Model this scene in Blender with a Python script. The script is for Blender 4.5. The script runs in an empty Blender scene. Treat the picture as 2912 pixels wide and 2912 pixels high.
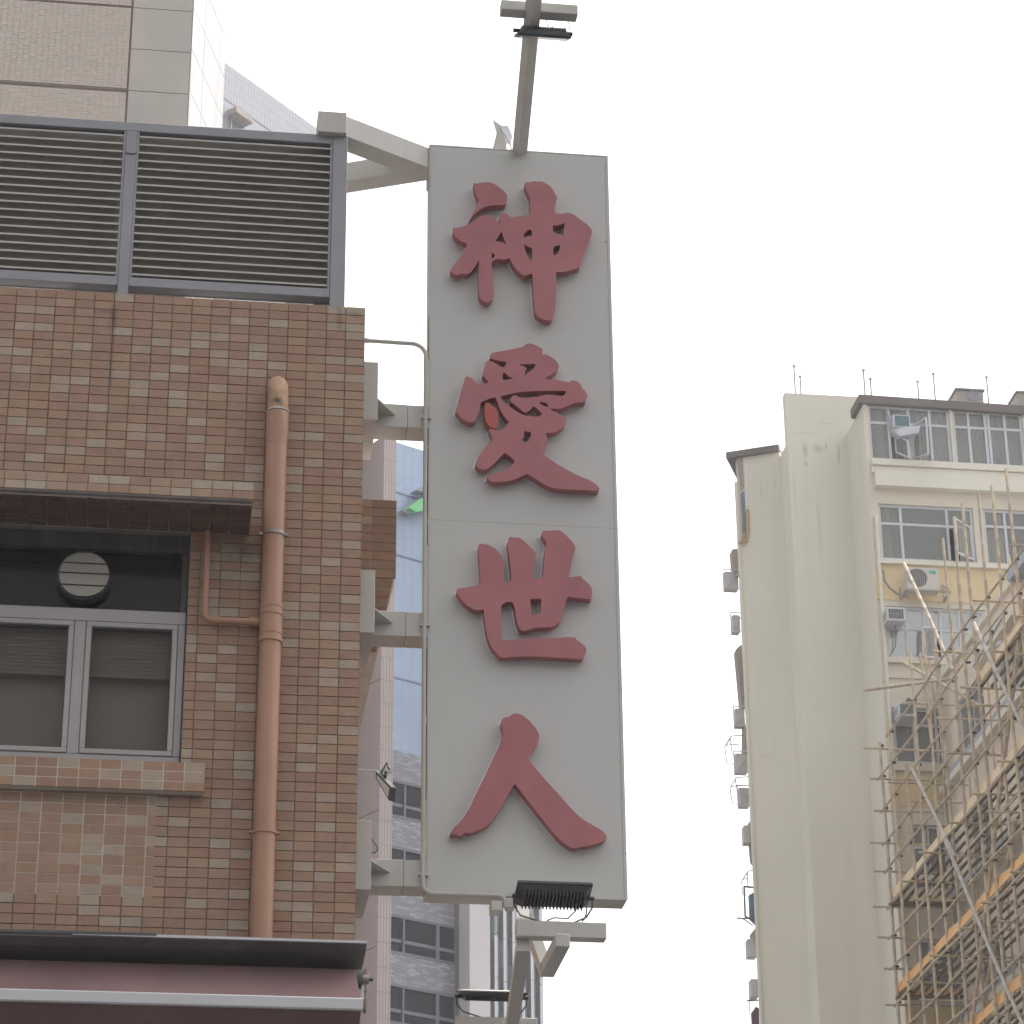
import bpy, bmesh, math, random
from mathutils import Vector, Matrix
random.seed(7)
scn = bpy.context.scene
C = scn.collection

# ------------------------------------------------------------------ camera, world, sun, exposure
F, PITCH, ROLL, YAW = 7900.98, math.radians(25.161475), math.radians(-0.50965), math.radians(7.737842)
_h = Vector((math.sin(YAW), math.cos(YAW), 0))
FW = _h * math.cos(PITCH) + Vector((0, 0, math.sin(PITCH)))
_r = Vector((math.cos(YAW), -math.sin(YAW), 0)); _u = _r.cross(FW)
RT = _r * math.cos(ROLL) + _u * math.sin(ROLL)
UP = _u * math.cos(ROLL) - _r * math.sin(ROLL)
cd = bpy.data.cameras.new('camera'); cam = bpy.data.objects.new('camera', cd); C.objects.link(cam)
cd.sensor_width = 36; cd.lens = F / 2912 * 36; cd.clip_start = 0.1; cd.clip_end = 3000
cam.matrix_world = Matrix(((RT.x, UP.x, -FW.x, 0), (RT.y, UP.y, -FW.y, 0), (RT.z, UP.z, -FW.z, 0), (0, 0, 0, 1)))
scn.camera = cam
GROUND = -1.6                       # eye height 1.6 m above the pavement

SUN_EL, SUN_AZ = math.radians(58), math.radians(55)     # azimuth from +Y towards +X: behind the buildings, to the right
w = bpy.data.worlds.new('World'); scn.world = w; w.use_nodes = True
nt = w.node_tree; nt.nodes.clear()
sky = nt.nodes.new('ShaderNodeTexSky'); sky.sky_type = 'NISHITA'; sky.sun_disc = False
sky.sun_elevation = SUN_EL; sky.sun_rotation = SUN_AZ
sky.air_density = 1.0; sky.dust_density = 8.0; sky.ozone_density = 1.0
hs = nt.nodes.new('ShaderNodeHueSaturation'); hs.inputs['Saturation'].default_value = 0.06
bg = nt.nodes.new('ShaderNodeBackground'); bg.inputs['Strength'].default_value = 0.15
ow = nt.nodes.new('ShaderNodeOutputWorld')
nt.links.new(sky.outputs[0], hs.inputs['Color']); nt.links.new(hs.outputs[0], bg.inputs[0]); nt.links.new(bg.outputs[0], ow.inputs[0])
sl = bpy.data.lights.new('sun', 'SUN'); sl.energy = 0.6; sl.angle = math.radians(25); sl.color = (1, .97, .93)
so = bpy.data.objects.new('sun', sl); C.objects.link(so)
sd = Vector((math.sin(SUN_AZ) * math.cos(SUN_EL), math.cos(SUN_AZ) * math.cos(SUN_EL), math.sin(SUN_EL)))
so.rotation_euler = sd.to_track_quat('Z', 'Y').to_euler(); so.location = (20, 20, 60)
vs = scn.view_settings
vs.view_transform = 'Standard'; vs.look = 'None'; vs.gamma = 1; vs.use_curve_mapping = False
vs.exposure = 1.15

# ------------------------------------------------------------------ helpers
def ray(x, y): return FW + RT * ((x - 1456) / F) - UP * ((y - 1456) / F)
def aY(x, y, Y): r = ray(x, y); return r * (Y / r.y)          # survey point on the plane Y = const
def aX(x, y, X): r = ray(x, y); return r * (X / r.x)
def aZ(x, y, Z): r = ray(x, y); return r * (Z / r.z)
def aP(x, y, p, n): r = ray(x, y); return r * (p.dot(n) / r.dot(n))

class MB:
    def __init__(s): s.v = []; s.f = []
    def quad(s, *p):
        n = len(s.v); s.v += [tuple(q) for q in p]; s.f.append(tuple(range(n, n + len(p)))); return s
    def hexa(s, p):                                           # 8 corners: bottom 4 ccw, top 4 ccw
        n = len(s.v); s.v += [tuple(q) for q in p]
        s.f += [tuple(n + i for i in q) for q in ((3, 2, 1, 0), (4, 5, 6, 7), (0, 1, 5, 4), (1, 2, 6, 5), (2, 3, 7, 6), (3, 0, 4, 7))]
        return s
    def box(s, x0, x1, y0, y1, z0, z1):
        return s.hexa([(x0, y0, z0), (x1, y0, z0), (x1, y1, z0), (x0, y1, z0), (x0, y0, z1), (x1, y0, z1), (x1, y1, z1), (x0, y1, z1)])
    def beam(s, p, q, wd, ht, up=(0, 0, 1), wd2=None, ht2=None):    # square tube from p to q
        p, q = Vector(p), Vector(q); d = (q - p).normalized(); a = d.cross(Vector(up)).normalized(); b = a.cross(d)
        w2 = wd if wd2 is None else wd2; h2 = ht if ht2 is None else ht2
        f = lambda c, ww, hh: [c - a * ww / 2 - b * hh / 2, c + a * ww / 2 - b * hh / 2, c + a * ww / 2 + b * hh / 2, c - a * ww / 2 + b * hh / 2]
        A, B = f(p, wd, ht), f(q, w2, h2); n = len(s.v); s.v += [tuple(t) for t in A + B]
        s.f += [tuple(n + i for i in t) for t in ((0, 1, 2, 3), (7, 6, 5, 4), (0, 4, 5, 1), (1, 5, 6, 2), (2, 6, 7, 3), (3, 7, 4, 0))]
        return s
    def tube(s, pts, r, k=10, cap=True):                      # round tube along points; r number or list
        pts = [Vector(p) for p in pts]; rr = r if isinstance(r, (list, tuple)) else [r] * len(pts)
        ref = None; n0 = len(s.v); m = len(pts)
        for i, p in enumerate(pts):
            d = (pts[min(i + 1, m - 1)] - pts[max(i - 1, 0)]).normalized()
            if ref is None: ref = Vector((0, 0, 1)) if abs(d.z) < .9 else Vector((1, 0, 0))
            a = (ref - d * ref.dot(d)).normalized(); ref = a; b = d.cross(a)
            for j in range(k):
                t = 2 * math.pi * j / k; s.v.append(tuple(p + (a * math.cos(t) + b * math.sin(t)) * rr[i]))
        for i in range(m - 1):
            for j in range(k):
                a0 = n0 + i * k + j; b0 = n0 + i * k + (j + 1) % k
                s.f.append((a0, b0, b0 + k, a0 + k))
        if cap: s.f.append(tuple(n0 + j for j in reversed(range(k)))); s.f.append(tuple(n0 + (m - 1) * k + j for j in range(k)))
        return s
    def prism(s, poly, d):                                    # polygon of Vectors pushed along d
        poly = [Vector(p) for p in poly]; d = Vector(d); n = len(s.v); m = len(poly)
        s.v += [tuple(p) for p in poly] + [tuple(p + d) for p in poly]
        s.f += [tuple(range(n, n + m)), tuple(range(n + 2 * m - 1, n + m - 1, -1))]
        for i in range(m):
            j = (i + 1) % m; s.f.append((n + i, n + m + i, n + m + j, n + j))
        return s
    def mesh(s, name, mat, smooth=False, bevel=0):
        me = bpy.data.meshes.new(name); me.from_pydata(s.v, [], s.f); me.materials.append(mat)
        bm = bmesh.new(); bm.from_mesh(me); bmesh.ops.recalc_face_normals(bm, faces=bm.faces)
        if bevel: bmesh.ops.bevel(bm, geom=bm.edges[:], offset=bevel, segments=1, affect='EDGES', profile=.5)
        if smooth:
            for f in bm.faces: f.smooth = True
            for e in bm.edges:
                if len(e.link_faces) == 2 and e.calc_face_angle() > .7: e.smooth = False
        bm.to_mesh(me); bm.free(); return me
    def build(s, name, mat, parent=None, smooth=False, bevel=0):
        return link(name, s.mesh(name, mat, smooth, bevel), parent)

def link(name, me, parent=None):
    o = bpy.data.objects.new(name, me); C.objects.link(o)
    if parent is not None:
        o.parent = parent; o.matrix_parent_inverse = parent_inv(parent)
    return o
def parent_inv(p):
    m = Matrix.Identity(4); q = p
    while q is not None:
        m = m @ (q.matrix_basis.inverted()) if q.parent is None else m
        q = q.parent
    return m if p.parent is None else Matrix.Identity(4)
def tag(o, label, cat, group=None, kind=None):
    if label: o['label'] = label
    if cat: o['category'] = cat
    if group: o['group'] = group
    if kind: o['kind'] = kind
    return o
def thing(name, label, cat, loc=(0, 0, 0), group=None):
    o = bpy.data.objects.new(name, None); o.empty_display_size = .2; C.objects.link(o); o.location = loc
    return tag(o, label, cat, group)
def B(x0, x1, y0, y1, z0, z1): return MB().box(x0, x1, y0, y1, z0, z1)
def arc(c, r, a0, a1, ax, ay, n=8):
    return [Vector(c) + Vector(ax) * (r * math.cos(a0 + (a1 - a0) * i / n)) + Vector(ay) * (r * math.sin(a0 + (a1 - a0) * i / n)) for i in range(n + 1)]

# ------------------------------------------------------------------ materials
ALB = .8                            # paint and tile tones of the near things
def mat(name, col, rough=.6, var=.08, scale=3.0, bump=0.0, bscale=60, metal=0, streak=0.0, dirt=None, spec=.5):
    m = bpy.data.materials.new(name); m.use_nodes = True; t = m.node_tree; N = t.nodes; L = t.links
    b = N['Principled BSDF']; b.inputs['Roughness'].default_value = rough; b.inputs['Metallic'].default_value = metal
    b.inputs['Specular IOR Level'].default_value = spec
    geo = N.new('ShaderNodeNewGeometry')
    nz = N.new('ShaderNodeTexNoise'); nz.inputs['Scale'].default_value = scale; nz.inputs['Detail'].default_value = 5
    L.new(geo.outputs['Position'], nz.inputs['Vector'])
    mr = N.new('ShaderNodeMapRange'); mr.inputs['From Min'].default_value = .3; mr.inputs['From Max'].default_value = .7
    mr.inputs['To Min'].default_value = 1 - var; mr.inputs['To Max'].default_value = 1 + var
    L.new(nz.outputs[0], mr.inputs[0])
    mx = N.new('ShaderNodeMix'); mx.data_type = 'RGBA'; mx.blend_type = 'MULTIPLY'; mx.inputs[0].default_value = 1
    mx.inputs[6].default_value = (*[c * ALB for c in col], 1); L.new(mr.outputs[0], mx.inputs[7])
    out = mx.outputs[2]
    if streak or dirt:
        mp = N.new('ShaderNodeMapping'); mp.inputs['Scale'].default_value = (scale * 4, scale * 4, scale * .25)
        L.new(geo.outputs['Position'], mp.inputs[0])
        n2 = N.new('ShaderNodeTexNoise'); n2.inputs['Scale'].default_value = 1; n2.inputs['Detail'].default_value = 6
        L.new(mp.outputs[0], n2.inputs['Vector'])
        r2 = N.new('ShaderNodeMapRange'); r2.inputs['From Min'].default_value = .52; r2.inputs['From Max'].default_value = .75
        r2.inputs['To Min'].default_value = 0; r2.inputs['To Max'].default_value = streak
        L.new(n2.outputs[0], r2.inputs[0])
        m2 = N.new('ShaderNodeMix'); m2.data_type = 'RGBA'; m2.inputs[7].default_value = (*[c * ALB for c in (dirt or (.12, .1, .08))], 1)
        L.new(r2.outputs[0], m2.inputs[0]); L.new(out, m2.inputs[6]); out = m2.outputs[2]
    L.new(out, b.inputs['Base Color'])
    if bump:
        n3 = N.new('ShaderNodeTexNoise'); n3.inputs['Scale'].default_value = bscale; n3.inputs['Detail'].default_value = 4
        L.new(geo.outputs['Position'], n3.inputs['Vector'])
        bp = N.new('ShaderNodeBump'); bp.inputs['Strength'].default_value = bump; bp.inputs['Distance'].default_value = .01
        L.new(n3.outputs[0], bp.inputs['Height']); L.new(bp.outputs[0], b.inputs['Normal'])
    return m

def tile_mat(name, stops, bump=.25):
    """per-tile colour from a random value of the object and of the mesh island"""
    m = mat(name, (.3, .2, .15), .62, .07, 14, bump, 90, spec=.3); t = m.node_tree; N = t.nodes; L = t.links
    oi = N.new('ShaderNodeObjectInfo'); geo = N.new('ShaderNodeNewGeometry')
    ad = N.new('ShaderNodeMath'); ad.operation = 'ADD'; L.new(oi.outputs['Random'], ad.inputs[0]); L.new(geo.outputs['Random Per Island'], ad.inputs[1])
    fr = N.new('ShaderNodeMath'); fr.operation = 'FRACT'; L.new(ad.outputs[0], fr.inputs[0])
    cr = N.new('ShaderNodeValToRGB'); cr.color_ramp.interpolation = 'CONSTANT'
    while len(cr.color_ramp.elements) < len(stops): cr.color_ramp.elements.new(.5)
    for e, (p, c) in zip(cr.color_ramp.elements, stops): e.position = p; e.color = (*[q * ALB for q in c], 1)
    L.new(fr.outputs[0], cr.inputs[0])
    mx = next(n for n in N if n.type == 'MIX' and n.blend_type == 'MULTIPLY'); L.new(cr.outputs[0], mx.inputs[6])
    return m

def brick_mat(name, c1, c2, cm, bw, bh, axis, mortar=.006, offset=0.0, rough=.5, bump=.4, bias=0.0):
    """fine tiling for surfaces too far off to pick tiles apart; axis = horizontal direction of the wall"""
    m = mat(name, c1, rough, .05, .4); t = m.node_tree; N = t.nodes; L = t.links; b = N['Principled BSDF']
    geo = N.new('ShaderNodeNewGeometry'); dt = N.new('ShaderNodeVectorMath'); dt.operation = 'DOT_PRODUCT'
    dt.inputs[1].default_value = axis; L.new(geo.outputs['Position'], dt.inputs[0])
    sp = N.new('ShaderNodeSeparateXYZ'); L.new(geo.outputs['Position'], sp.inputs[0])
    cb = N.new('ShaderNodeCombineXYZ'); L.new(dt.outputs['Value'], cb.inputs[0]); L.new(sp.outputs[2], cb.inputs[1])
    br = N.new('ShaderNodeTexBrick'); br.offset = offset; br.inputs['Scale'].default_value = 1
    br.inputs['Brick Width'].default_value = bw; br.inputs['Row Height'].default_value = bh; br.inputs['Mortar Size'].default_value = mortar
    br.inputs['Color1'].default_value = (*c1, 1); br.inputs['Color2'].default_value = (*c2, 1); br.inputs['Mortar'].default_value = (*cm, 1)
    br.inputs['Mortar Smooth'].default_value = .2; br.inputs['Bias'].default_value = bias
    L.new(cb.outputs[0], br.inputs['Vector'])
    mx = next(n for n in N if n.type == 'MIX' and n.blend_type == 'MULTIPLY'); L.new(br.outputs[0], mx.inputs[6])
    bp = N.new('ShaderNodeBump'); bp.inputs['Strength'].default_value = bump; bp.inputs['Distance'].default_value = .01; bp.invert = True
    L.new(br.outputs['Fac'], bp.inputs['Height']); L.new(bp.outputs[0], b.inputs['Normal'])
    return m

def glass_mat(name, tint, clear=.5, rough=.03, wav=0.0, dark=(.02, .025, .025)):
    m = bpy.data.materials.new(name); m.use_nodes = True; t = m.node_tree; N = t.nodes; L = t.links
    b = N['Principled BSDF']; b.inputs['Base Color'].default_value = (*dark, 1); b.inputs['Roughness'].default_value = rough
    tr = N.new('ShaderNodeBsdfTransparent'); tr.inputs[0].default_value = (*tint, 1)
    mx = N.new('ShaderNodeMixShader'); mx.inputs[0].default_value = clear
    L.new(b.outputs[0], mx.inputs[1]); L.new(tr.outputs[0], mx.inputs[2]); L.new(mx.outputs[0], N['Material Output'].inputs[0])
    if wav:
        geo = N.new('ShaderNodeNewGeometry'); nz = N.new('ShaderNodeTexNoise'); nz.inputs['Scale'].default_value = 2.2
        L.new(geo.outputs['Position'], nz.inputs['Vector'])
        bp = N.new('ShaderNodeBump'); bp.inputs['Strength'].default_value = wav; bp.inputs['Distance'].default_value = .05
        L.new(nz.outputs[0], bp.inputs['Height']); L.new(bp.outputs[0], b.inputs['Normal'])
    return m

M = {}
M['tile'] = tile_mat('brown_tile', [(0, (.43, .268, .188)), (.16, (.40, .25, .176)), (.33, (.46, .298, .208)), (.5, (.42, .272, .188)), (.64, (.415, .248, .178)), (.79, (.49, .382, .297)), (.92, (.465, .355, .272))])
M['sill_tile'] = tile_mat('sill_tile', [(0, (.43, .26, .18)), (.3, (.39, .235, .165)), (.55, (.45, .28, .19)), (.78, (.49, .38, .29))])
M['hood_tile'] = tile_mat('hood_tile', [(0, (.44, .28, .20)), (.2, (.48, .32, .23)), (.4, (.43, .265, .19)), (.6, (.48, .34, .25)), (.78, (.53, .42, .33))])
M['soffit_tile'] = tile_mat('soffit_tile', [(0, (.165, .098, .08)), (.4, (.14, .083, .068)), (.7, (.185, .11, .09))], .15)  # underside tiles: soot tone plus painted shade, darker than the hood front
M['grout'] = mat('grey_grout', (.27, .24, .23), .9, .15, 8)
M['grout_light'] = mat('pale_grout', (.74, .69, .64), .9, .1, 8)
M['grout_dark'] = mat('dark_grout', (.80, .72, .66), .9, .1, 8)
M['roof'] = mat('roof_concrete', (.3, .29, .27), .9, .15, 1)
M['louver'] = mat('grey_aluminium', (.34, .335, .36), .42, .05, 5, metal=.2)
M['louver_back'] = mat('dark_louver_backing', (.55, .50, .44), .8, .1, 4)
M['blade'] = mat('louver_blade', (.56, .53, .51), .5, .05, 5)
M['paint'] = mat('cream_paint', (.62, .595, .555), .5, .05, 2.5, .04, 12, streak=.22, dirt=(.35, .28, .2))
M['panel'] = mat('sign_panel', (.63, .622, .60), .38, .03, 1.2, .06, 2.5, streak=.16, dirt=(.50, .48, .44))
M['letter'] = mat('red_letter', (.46, .158, .172), .5, .10, 4, .05, 120, streak=.16, dirt=(.46, .24, .25))
M['letter_fresh'] = mat('fresh_red_letter', (.50, .10, .085), .5, .05, 5)
M['bright_white'] = mat('bright_white_piece', (.85, .85, .9), .3, .02)
M['seam'] = mat('seam', (.25, .24, .23), .8, .05)
M['rust'] = mat('rusty_edge', (.30, .2, .12), .8, .3, 12)
M['pipe'] = mat('orange_brown_pipe', (.48, .26, .172), .5, .10, 3, .06, 8, streak=.28, dirt=(.4, .26, .18))
M['pipe_stub'] = mat('weathered_pipe', (.46, .28, .17), .7, .22, 18, .2, 50, streak=.5, dirt=(.12, .08, .06))
M['steel'] = mat('galvanised_clamp', (.38, .33, .29), .4, .1, 20, metal=.5)
M['frame'] = mat('window_aluminium', (.47, .435, .435), .45, .04, 6)
M['dark_frame'] = mat('dark_window_frame', (.075, .07, .07), .5, .15, 6, streak=.3, dirt=(.2, .18, .17))
M['blind'] = mat('grey_blind', (.44, .41, .385), .7, .05)
M['interior'] = mat('dark_interior', (.17, .16, .145), .9, .1)
M['fan'] = mat('fan_plastic', (.46, .425, .375), .5, .06, 9)
M['awning_cloth'] = mat('maroon_awning_cloth', (.22, .128, .128), .85, .14, 2, .3, 14, streak=.2, dirt=(.28, .2, .2))
M['flashing'] = mat('grey_flashing', (.155, .15, .15), .45, .2, 4, streak=.3, dirt=(.25, .24, .23))
M['bar'] = mat('white_awning_bar', (.66, .65, .67), .4, .03)
M['black'] = mat('black_floodlight', (.05, .055, .062), .5, .1, 10)
M['lens'] = mat('floodlight_lens', (.55, .5, .42), .25, .05)
M['cable'] = mat('dark_cable', (.1, .095, .09), .6, .1)
M['conduit'] = mat('grey_conduit', (.55, .535, .50), .5, .05)
GLASS = glass_mat('window_glass', (.90, .875, .85), .84, .04)

def add_stain_shade(m, centre, rad, strength, col=(.07, .055, .045)):
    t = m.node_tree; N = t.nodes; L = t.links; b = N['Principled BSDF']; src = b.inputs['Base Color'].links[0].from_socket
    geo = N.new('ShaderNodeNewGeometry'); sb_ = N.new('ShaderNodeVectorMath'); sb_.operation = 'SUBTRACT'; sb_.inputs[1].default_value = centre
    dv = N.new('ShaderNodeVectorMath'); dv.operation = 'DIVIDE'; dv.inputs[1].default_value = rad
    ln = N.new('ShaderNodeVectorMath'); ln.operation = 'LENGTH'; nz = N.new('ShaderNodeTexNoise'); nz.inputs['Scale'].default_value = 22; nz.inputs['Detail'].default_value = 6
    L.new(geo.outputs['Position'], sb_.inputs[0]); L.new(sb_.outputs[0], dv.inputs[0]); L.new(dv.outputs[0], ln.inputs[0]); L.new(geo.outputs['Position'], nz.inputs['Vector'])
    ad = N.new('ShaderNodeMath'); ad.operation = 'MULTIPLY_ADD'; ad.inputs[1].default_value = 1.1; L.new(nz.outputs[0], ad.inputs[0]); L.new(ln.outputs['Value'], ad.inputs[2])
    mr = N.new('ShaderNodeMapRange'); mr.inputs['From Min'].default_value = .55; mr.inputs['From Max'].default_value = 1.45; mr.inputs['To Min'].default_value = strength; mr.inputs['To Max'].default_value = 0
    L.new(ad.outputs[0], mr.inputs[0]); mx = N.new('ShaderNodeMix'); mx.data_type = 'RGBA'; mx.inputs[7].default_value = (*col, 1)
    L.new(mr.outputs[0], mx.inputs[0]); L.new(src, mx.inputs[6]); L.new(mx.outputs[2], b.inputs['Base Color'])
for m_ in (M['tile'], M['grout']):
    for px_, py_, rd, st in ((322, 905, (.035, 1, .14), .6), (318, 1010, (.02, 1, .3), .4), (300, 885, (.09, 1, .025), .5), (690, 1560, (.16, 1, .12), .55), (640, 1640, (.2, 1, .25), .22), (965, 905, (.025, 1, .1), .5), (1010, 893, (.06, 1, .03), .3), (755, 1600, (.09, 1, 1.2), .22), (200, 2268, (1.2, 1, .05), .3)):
        p_ = aY(px_, py_, 12.714); add_stain_shade(m_, p_, rd, st)  # the spot under the hood corner paints occlusion shade in with the staining
pst = aY(790, 1152, 12.63); add_stain_shade(M['pipe_stub'], pst, (.05, 1, .035), .85, (.04, .03, .025)); add_stain_shade(M['pipe'], aY(790, 1168, 12.63), (.06, 1, .02), .5)

# ------------------------------------------------------------------ ground (below the frame)
tag(B(-600, 600, -300, 1500, GROUND - .3, GROUND).build('ground', mat('ground', (.12, .115, .11), .95, .1, .3)), None, None, kind='structure')
tag(B(1.6, 17.5, -120, 62, GROUND, GROUND + .004).build('road', mat('asphalt', (.055, .055, .057), .9, .1, 2)), None, None, kind='structure')
tag(B(-40, 1.6, -2, 12.7, GROUND, GROUND + .13).build('pavement', mat('paving', (.14, .135, .13), .9, .1, 2)), None, None, kind='structure')

# ------------------------------------------------------------------ tiled building on the left
D = 12.714                          # plane of its tiled front
XE = .960                           # its corner
ZT = 7.1213 + .05                   # top of its parapet
TW, TH = .1, .049805                # tile pitch
bld = thing('tiled_building', 'brown and beige tiled building with a hooded window, left of the hanging sign', 'building', (-2.0, D + 4, GROUND))
GF = D + .006                       # grout face
wx0, wx1 = -1.75, aY(529, 1800, D).x          # window opening
wz1 = aY(703, 1523, D).z + .006; wz0 = aY(510, 2166, D).z
XL = -5.5
wb = MB()
wb.box(wx1, XE - .006, GF, D + .25, GROUND, ZT - .004)
wb.box(XL, wx0, GF, D + .25, GROUND, ZT - .004)
wb.box(wx0, wx1, GF, D + .25, wz1, ZT - .004)
wb.box(wx0, wx1, GF, D + .25, GROUND, wz0 - .002)
wb.box(XE - .25, XE - .006, D + .25, D + 9, GROUND, ZT - .004)
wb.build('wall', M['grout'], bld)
B(XL, XE - .25, D + .25, D + 9, ZT - .7, ZT - .5).build('roof', M['roof'], bld)
tile_me = MB().hexa([(0, .006, 0), (.0948, .006, 0), (.0948, .02, 0), (0, .02, 0), (0, .006, .0458), (.0948, .006, .0458), (.0948, .02, .0458), (0, .02, .0458)])
def tile_mesh(w, h, m, nm='tile', t=.012, bev=.0015):
    b = MB().box(0, w, 0, t, 0, h)
    return b.mesh(nm, m)
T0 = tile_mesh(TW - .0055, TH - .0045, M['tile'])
def add_tile(me, mtx, parent, name='tile'):
    o = link(name, me, parent); o.matrix_basis = mtx; return o
def put(mb, w, h, t, mtx):
    mb.hexa([mtx @ Vector(p) for p in ((0, 0, 0), (w, 0, 0), (w, t, 0), (0, t, 0), (0, 0, h), (w, 0, h), (w, t, h), (0, t, h))])

cells = []
hood_z0, hood_z1 = 5.825, aY(720, 1372, D - .403).z
for r in range(0, 80):
    for c in range(0, 36):
        x = XE - (c + 1) * TW; z = ZT - (r + 1) * TH
        wdt = TW
        if z + TH > wz0 - .001 and z < wz1 and x < wx1 and x + TW > wx0:
            if x + TW > wx1 + .02 and x < wx1: cells.append((wx1 + .002, z, x + TW - wx1 - .002)); continue
            if x + TW > wx1 - .001 >= x: continue
            continue
        cells.append((x, z, wdt))
vis = []
for (x, z, wd) in cells:
    p = Vector((x + .05, D, z + .02)); d = p.dot(FW); px = 1456 + F * p.dot(RT) / d; py = 1456 - F * p.dot(UP) / d
    inh = (hood_z0 - .3 < z < hood_z1 + .02 and x < .42)
    if -20 < px < 1060 and 860 < py < 2668 and not inh and wd > .09: vis.append((py, x, z))
vis.sort(reverse=True); keep = {(round(x, 3), round(z, 3)) for _, x, z in vis[:300]}
fld = MB()
for (x, z, wd) in cells:
    jx, jz, jy = random.uniform(-.0008, .0008), random.uniform(-.0008, .0008), random.uniform(-.0010, .0006)
    m = Matrix.Translation((x + .0027 + jx, D + jy, z + .002 + jz)) @ Matrix.Rotation(random.uniform(-.004, .004), 4, 'Y') @ Matrix.Rotation(random.uniform(-.006, .006), 4, 'X') @ Matrix.Rotation(random.uniform(-.003, .003), 4, 'Z')
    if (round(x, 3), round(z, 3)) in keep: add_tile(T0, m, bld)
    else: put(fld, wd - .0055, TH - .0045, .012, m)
for r in range(0, 80):                                        # the side street front round the corner
    for c in range(0, 60):
        m = Matrix.Translation((XE + .001, D + .004 + c * TW, ZT - (r + 1) * TH + .002)) @ Matrix.Rotation(math.pi / 2, 4, 'Z')
        put(fld, TW - .0055, TH - .0045, .012, m)
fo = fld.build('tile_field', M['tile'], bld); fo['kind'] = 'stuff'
# pale grout where the wall below the sill was retiled
pz = [aY(200, 2255, D).z, aY(200, 2545, D).z]
B(XL, aY(440, 2400, D).x, D + .0022, GF + .01, pz[1], pz[0]).build('grout_patch', M['grout_light'], bld)

# hood over the window
HY = D - .403; hx1 = aY(720, 1400, HY).x; hx0 = -2.1
hood = B(hx0, hx1 - .006, HY + .007, D + .004, hood_z0 + .0032, hood_z1 - .002).build('window_hood', M['grout'], bld)
B(hx0, hx1 - .007, HY + .04, D + .004, hood_z0 + .0026, hood_z0 + .0031).build('soffit_grout', M['grout_dark'], hood)
hme = tile_mesh(TW - .004, (hood_z1 - hood_z0 - .012) / 2 - .003, M['hood_tile'])
hh = (hood_z1 - hood_z0 - .012) / 2
for c in range(26):
    for r in range(2):
        m = Matrix.Translation((hx1 - (c + 1) * TW + .002, HY + random.uniform(0, .0015), hood_z0 + .012 + r * hh + .001))
        add_tile(hme, m, hood)
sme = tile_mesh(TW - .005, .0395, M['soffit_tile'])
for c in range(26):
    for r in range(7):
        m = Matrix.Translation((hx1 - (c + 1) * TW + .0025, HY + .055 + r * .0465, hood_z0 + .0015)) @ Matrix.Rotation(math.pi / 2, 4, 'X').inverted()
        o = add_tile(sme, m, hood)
eme = tile_mesh(.096, hood_z1 - hood_z0 - .014, M['hood_tile'])
for r in range(4):
    add_tile(eme, Matrix.Translation((hx1, HY + .004 + r * .1, hood_z0 + .01)) @ Matrix.Rotation(math.pi / 2, 4, 'Z'), hood)
# sill under the window: three rows of tiles on a ledge
SY = D - .062; sx1 = aY(584, 2200, SY).x
sz1 = aY(560, 2168, SY).z; sz0 = aY(578, 2252, SY).z
sill = B(hx0, sx1 - .006, SY + .002, D + .004, sz0 + .003, sz1 - .003).build('sill', M['grout_light'], bld)
sh = (sz1 - sz0) / 3
slm = tile_mesh(TW - .005, sh - .005, M['sill_tile'])
for c in range(28):
    for r in range(3):
        add_tile(slm, Matrix.Translation((sx1 - (c + 1) * TW + .0025 + .055 * 0, SY + random.uniform(0, .0012), sz0 + r * sh + .0025)), sill)
# window: dark upper light, pale lower sashes
WY = D + .075
win = MB()
zt = lambda y, x=440: aY(x, y, WY).z
xw = lambda x, y: aY(x, y, WY).x
ztr1, ztr0 = zt(1745), zt(1765)                              # transom bar
up = MB()
xr = wx1 - .004
up.box(wx0, xr, WY - .02, WY + .05, wz1 - .095, wz1 - .004)
up.box(xr - .03, xr, WY - .02, WY + .05, ztr1, wz1 - .097)
upo = up.build('window', M['dark_frame'], bld); upo['label'] = 'dark upper window light holding the round fan'
pm = B(wx0, xr - .032, WY + .012, WY + .018, ztr1 + .002, wz1 - .097).build('pane', glass_mat('dirty_dark_glass', (.6, .57, .52), .62, .12), upo)
bl = MB()
for i in range(15):
    z = ztr1 + .012 + i * .0235
    if z < wz1 - .11: bl.hexa([(wx0, WY + .06, z), (xr - .034, WY + .06, z), (xr - .034, WY + .07, z + .004), (wx0, WY + .07, z + .004), (wx0, WY + .06, z + .017), (xr - .034, WY + .06, z + .017), (xr - .034, WY + .07, z + .021), (wx0, WY + .07, z + .021)])
bl.build('blind', M['blind'], upo)
lo = MB()
xm = xw(222, 1900)
lo.box(wx0, xr, WY - .03, WY + .03, ztr0 - .028, ztr1)
lo.box(xr - .034, xr, WY - .03, WY + .03, wz0 + .04, ztr0 - .030)
lo.box(wx0, xr, WY - .03, WY + .03, wz0 + .004, wz0 + .038)
lo.box(xm - .028, xm + .028, WY - .028, WY + .03, wz0 + .04, ztr0 - .030)
lo.box(xm - .56, xm - .5, WY - .028, WY + .03, wz0 + .04, ztr0 - .030)
lwo = lo.build('window', M['frame'], bld, bevel=.002); lwo['label'] = 'pale aluminium lower window with two sashes'
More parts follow.
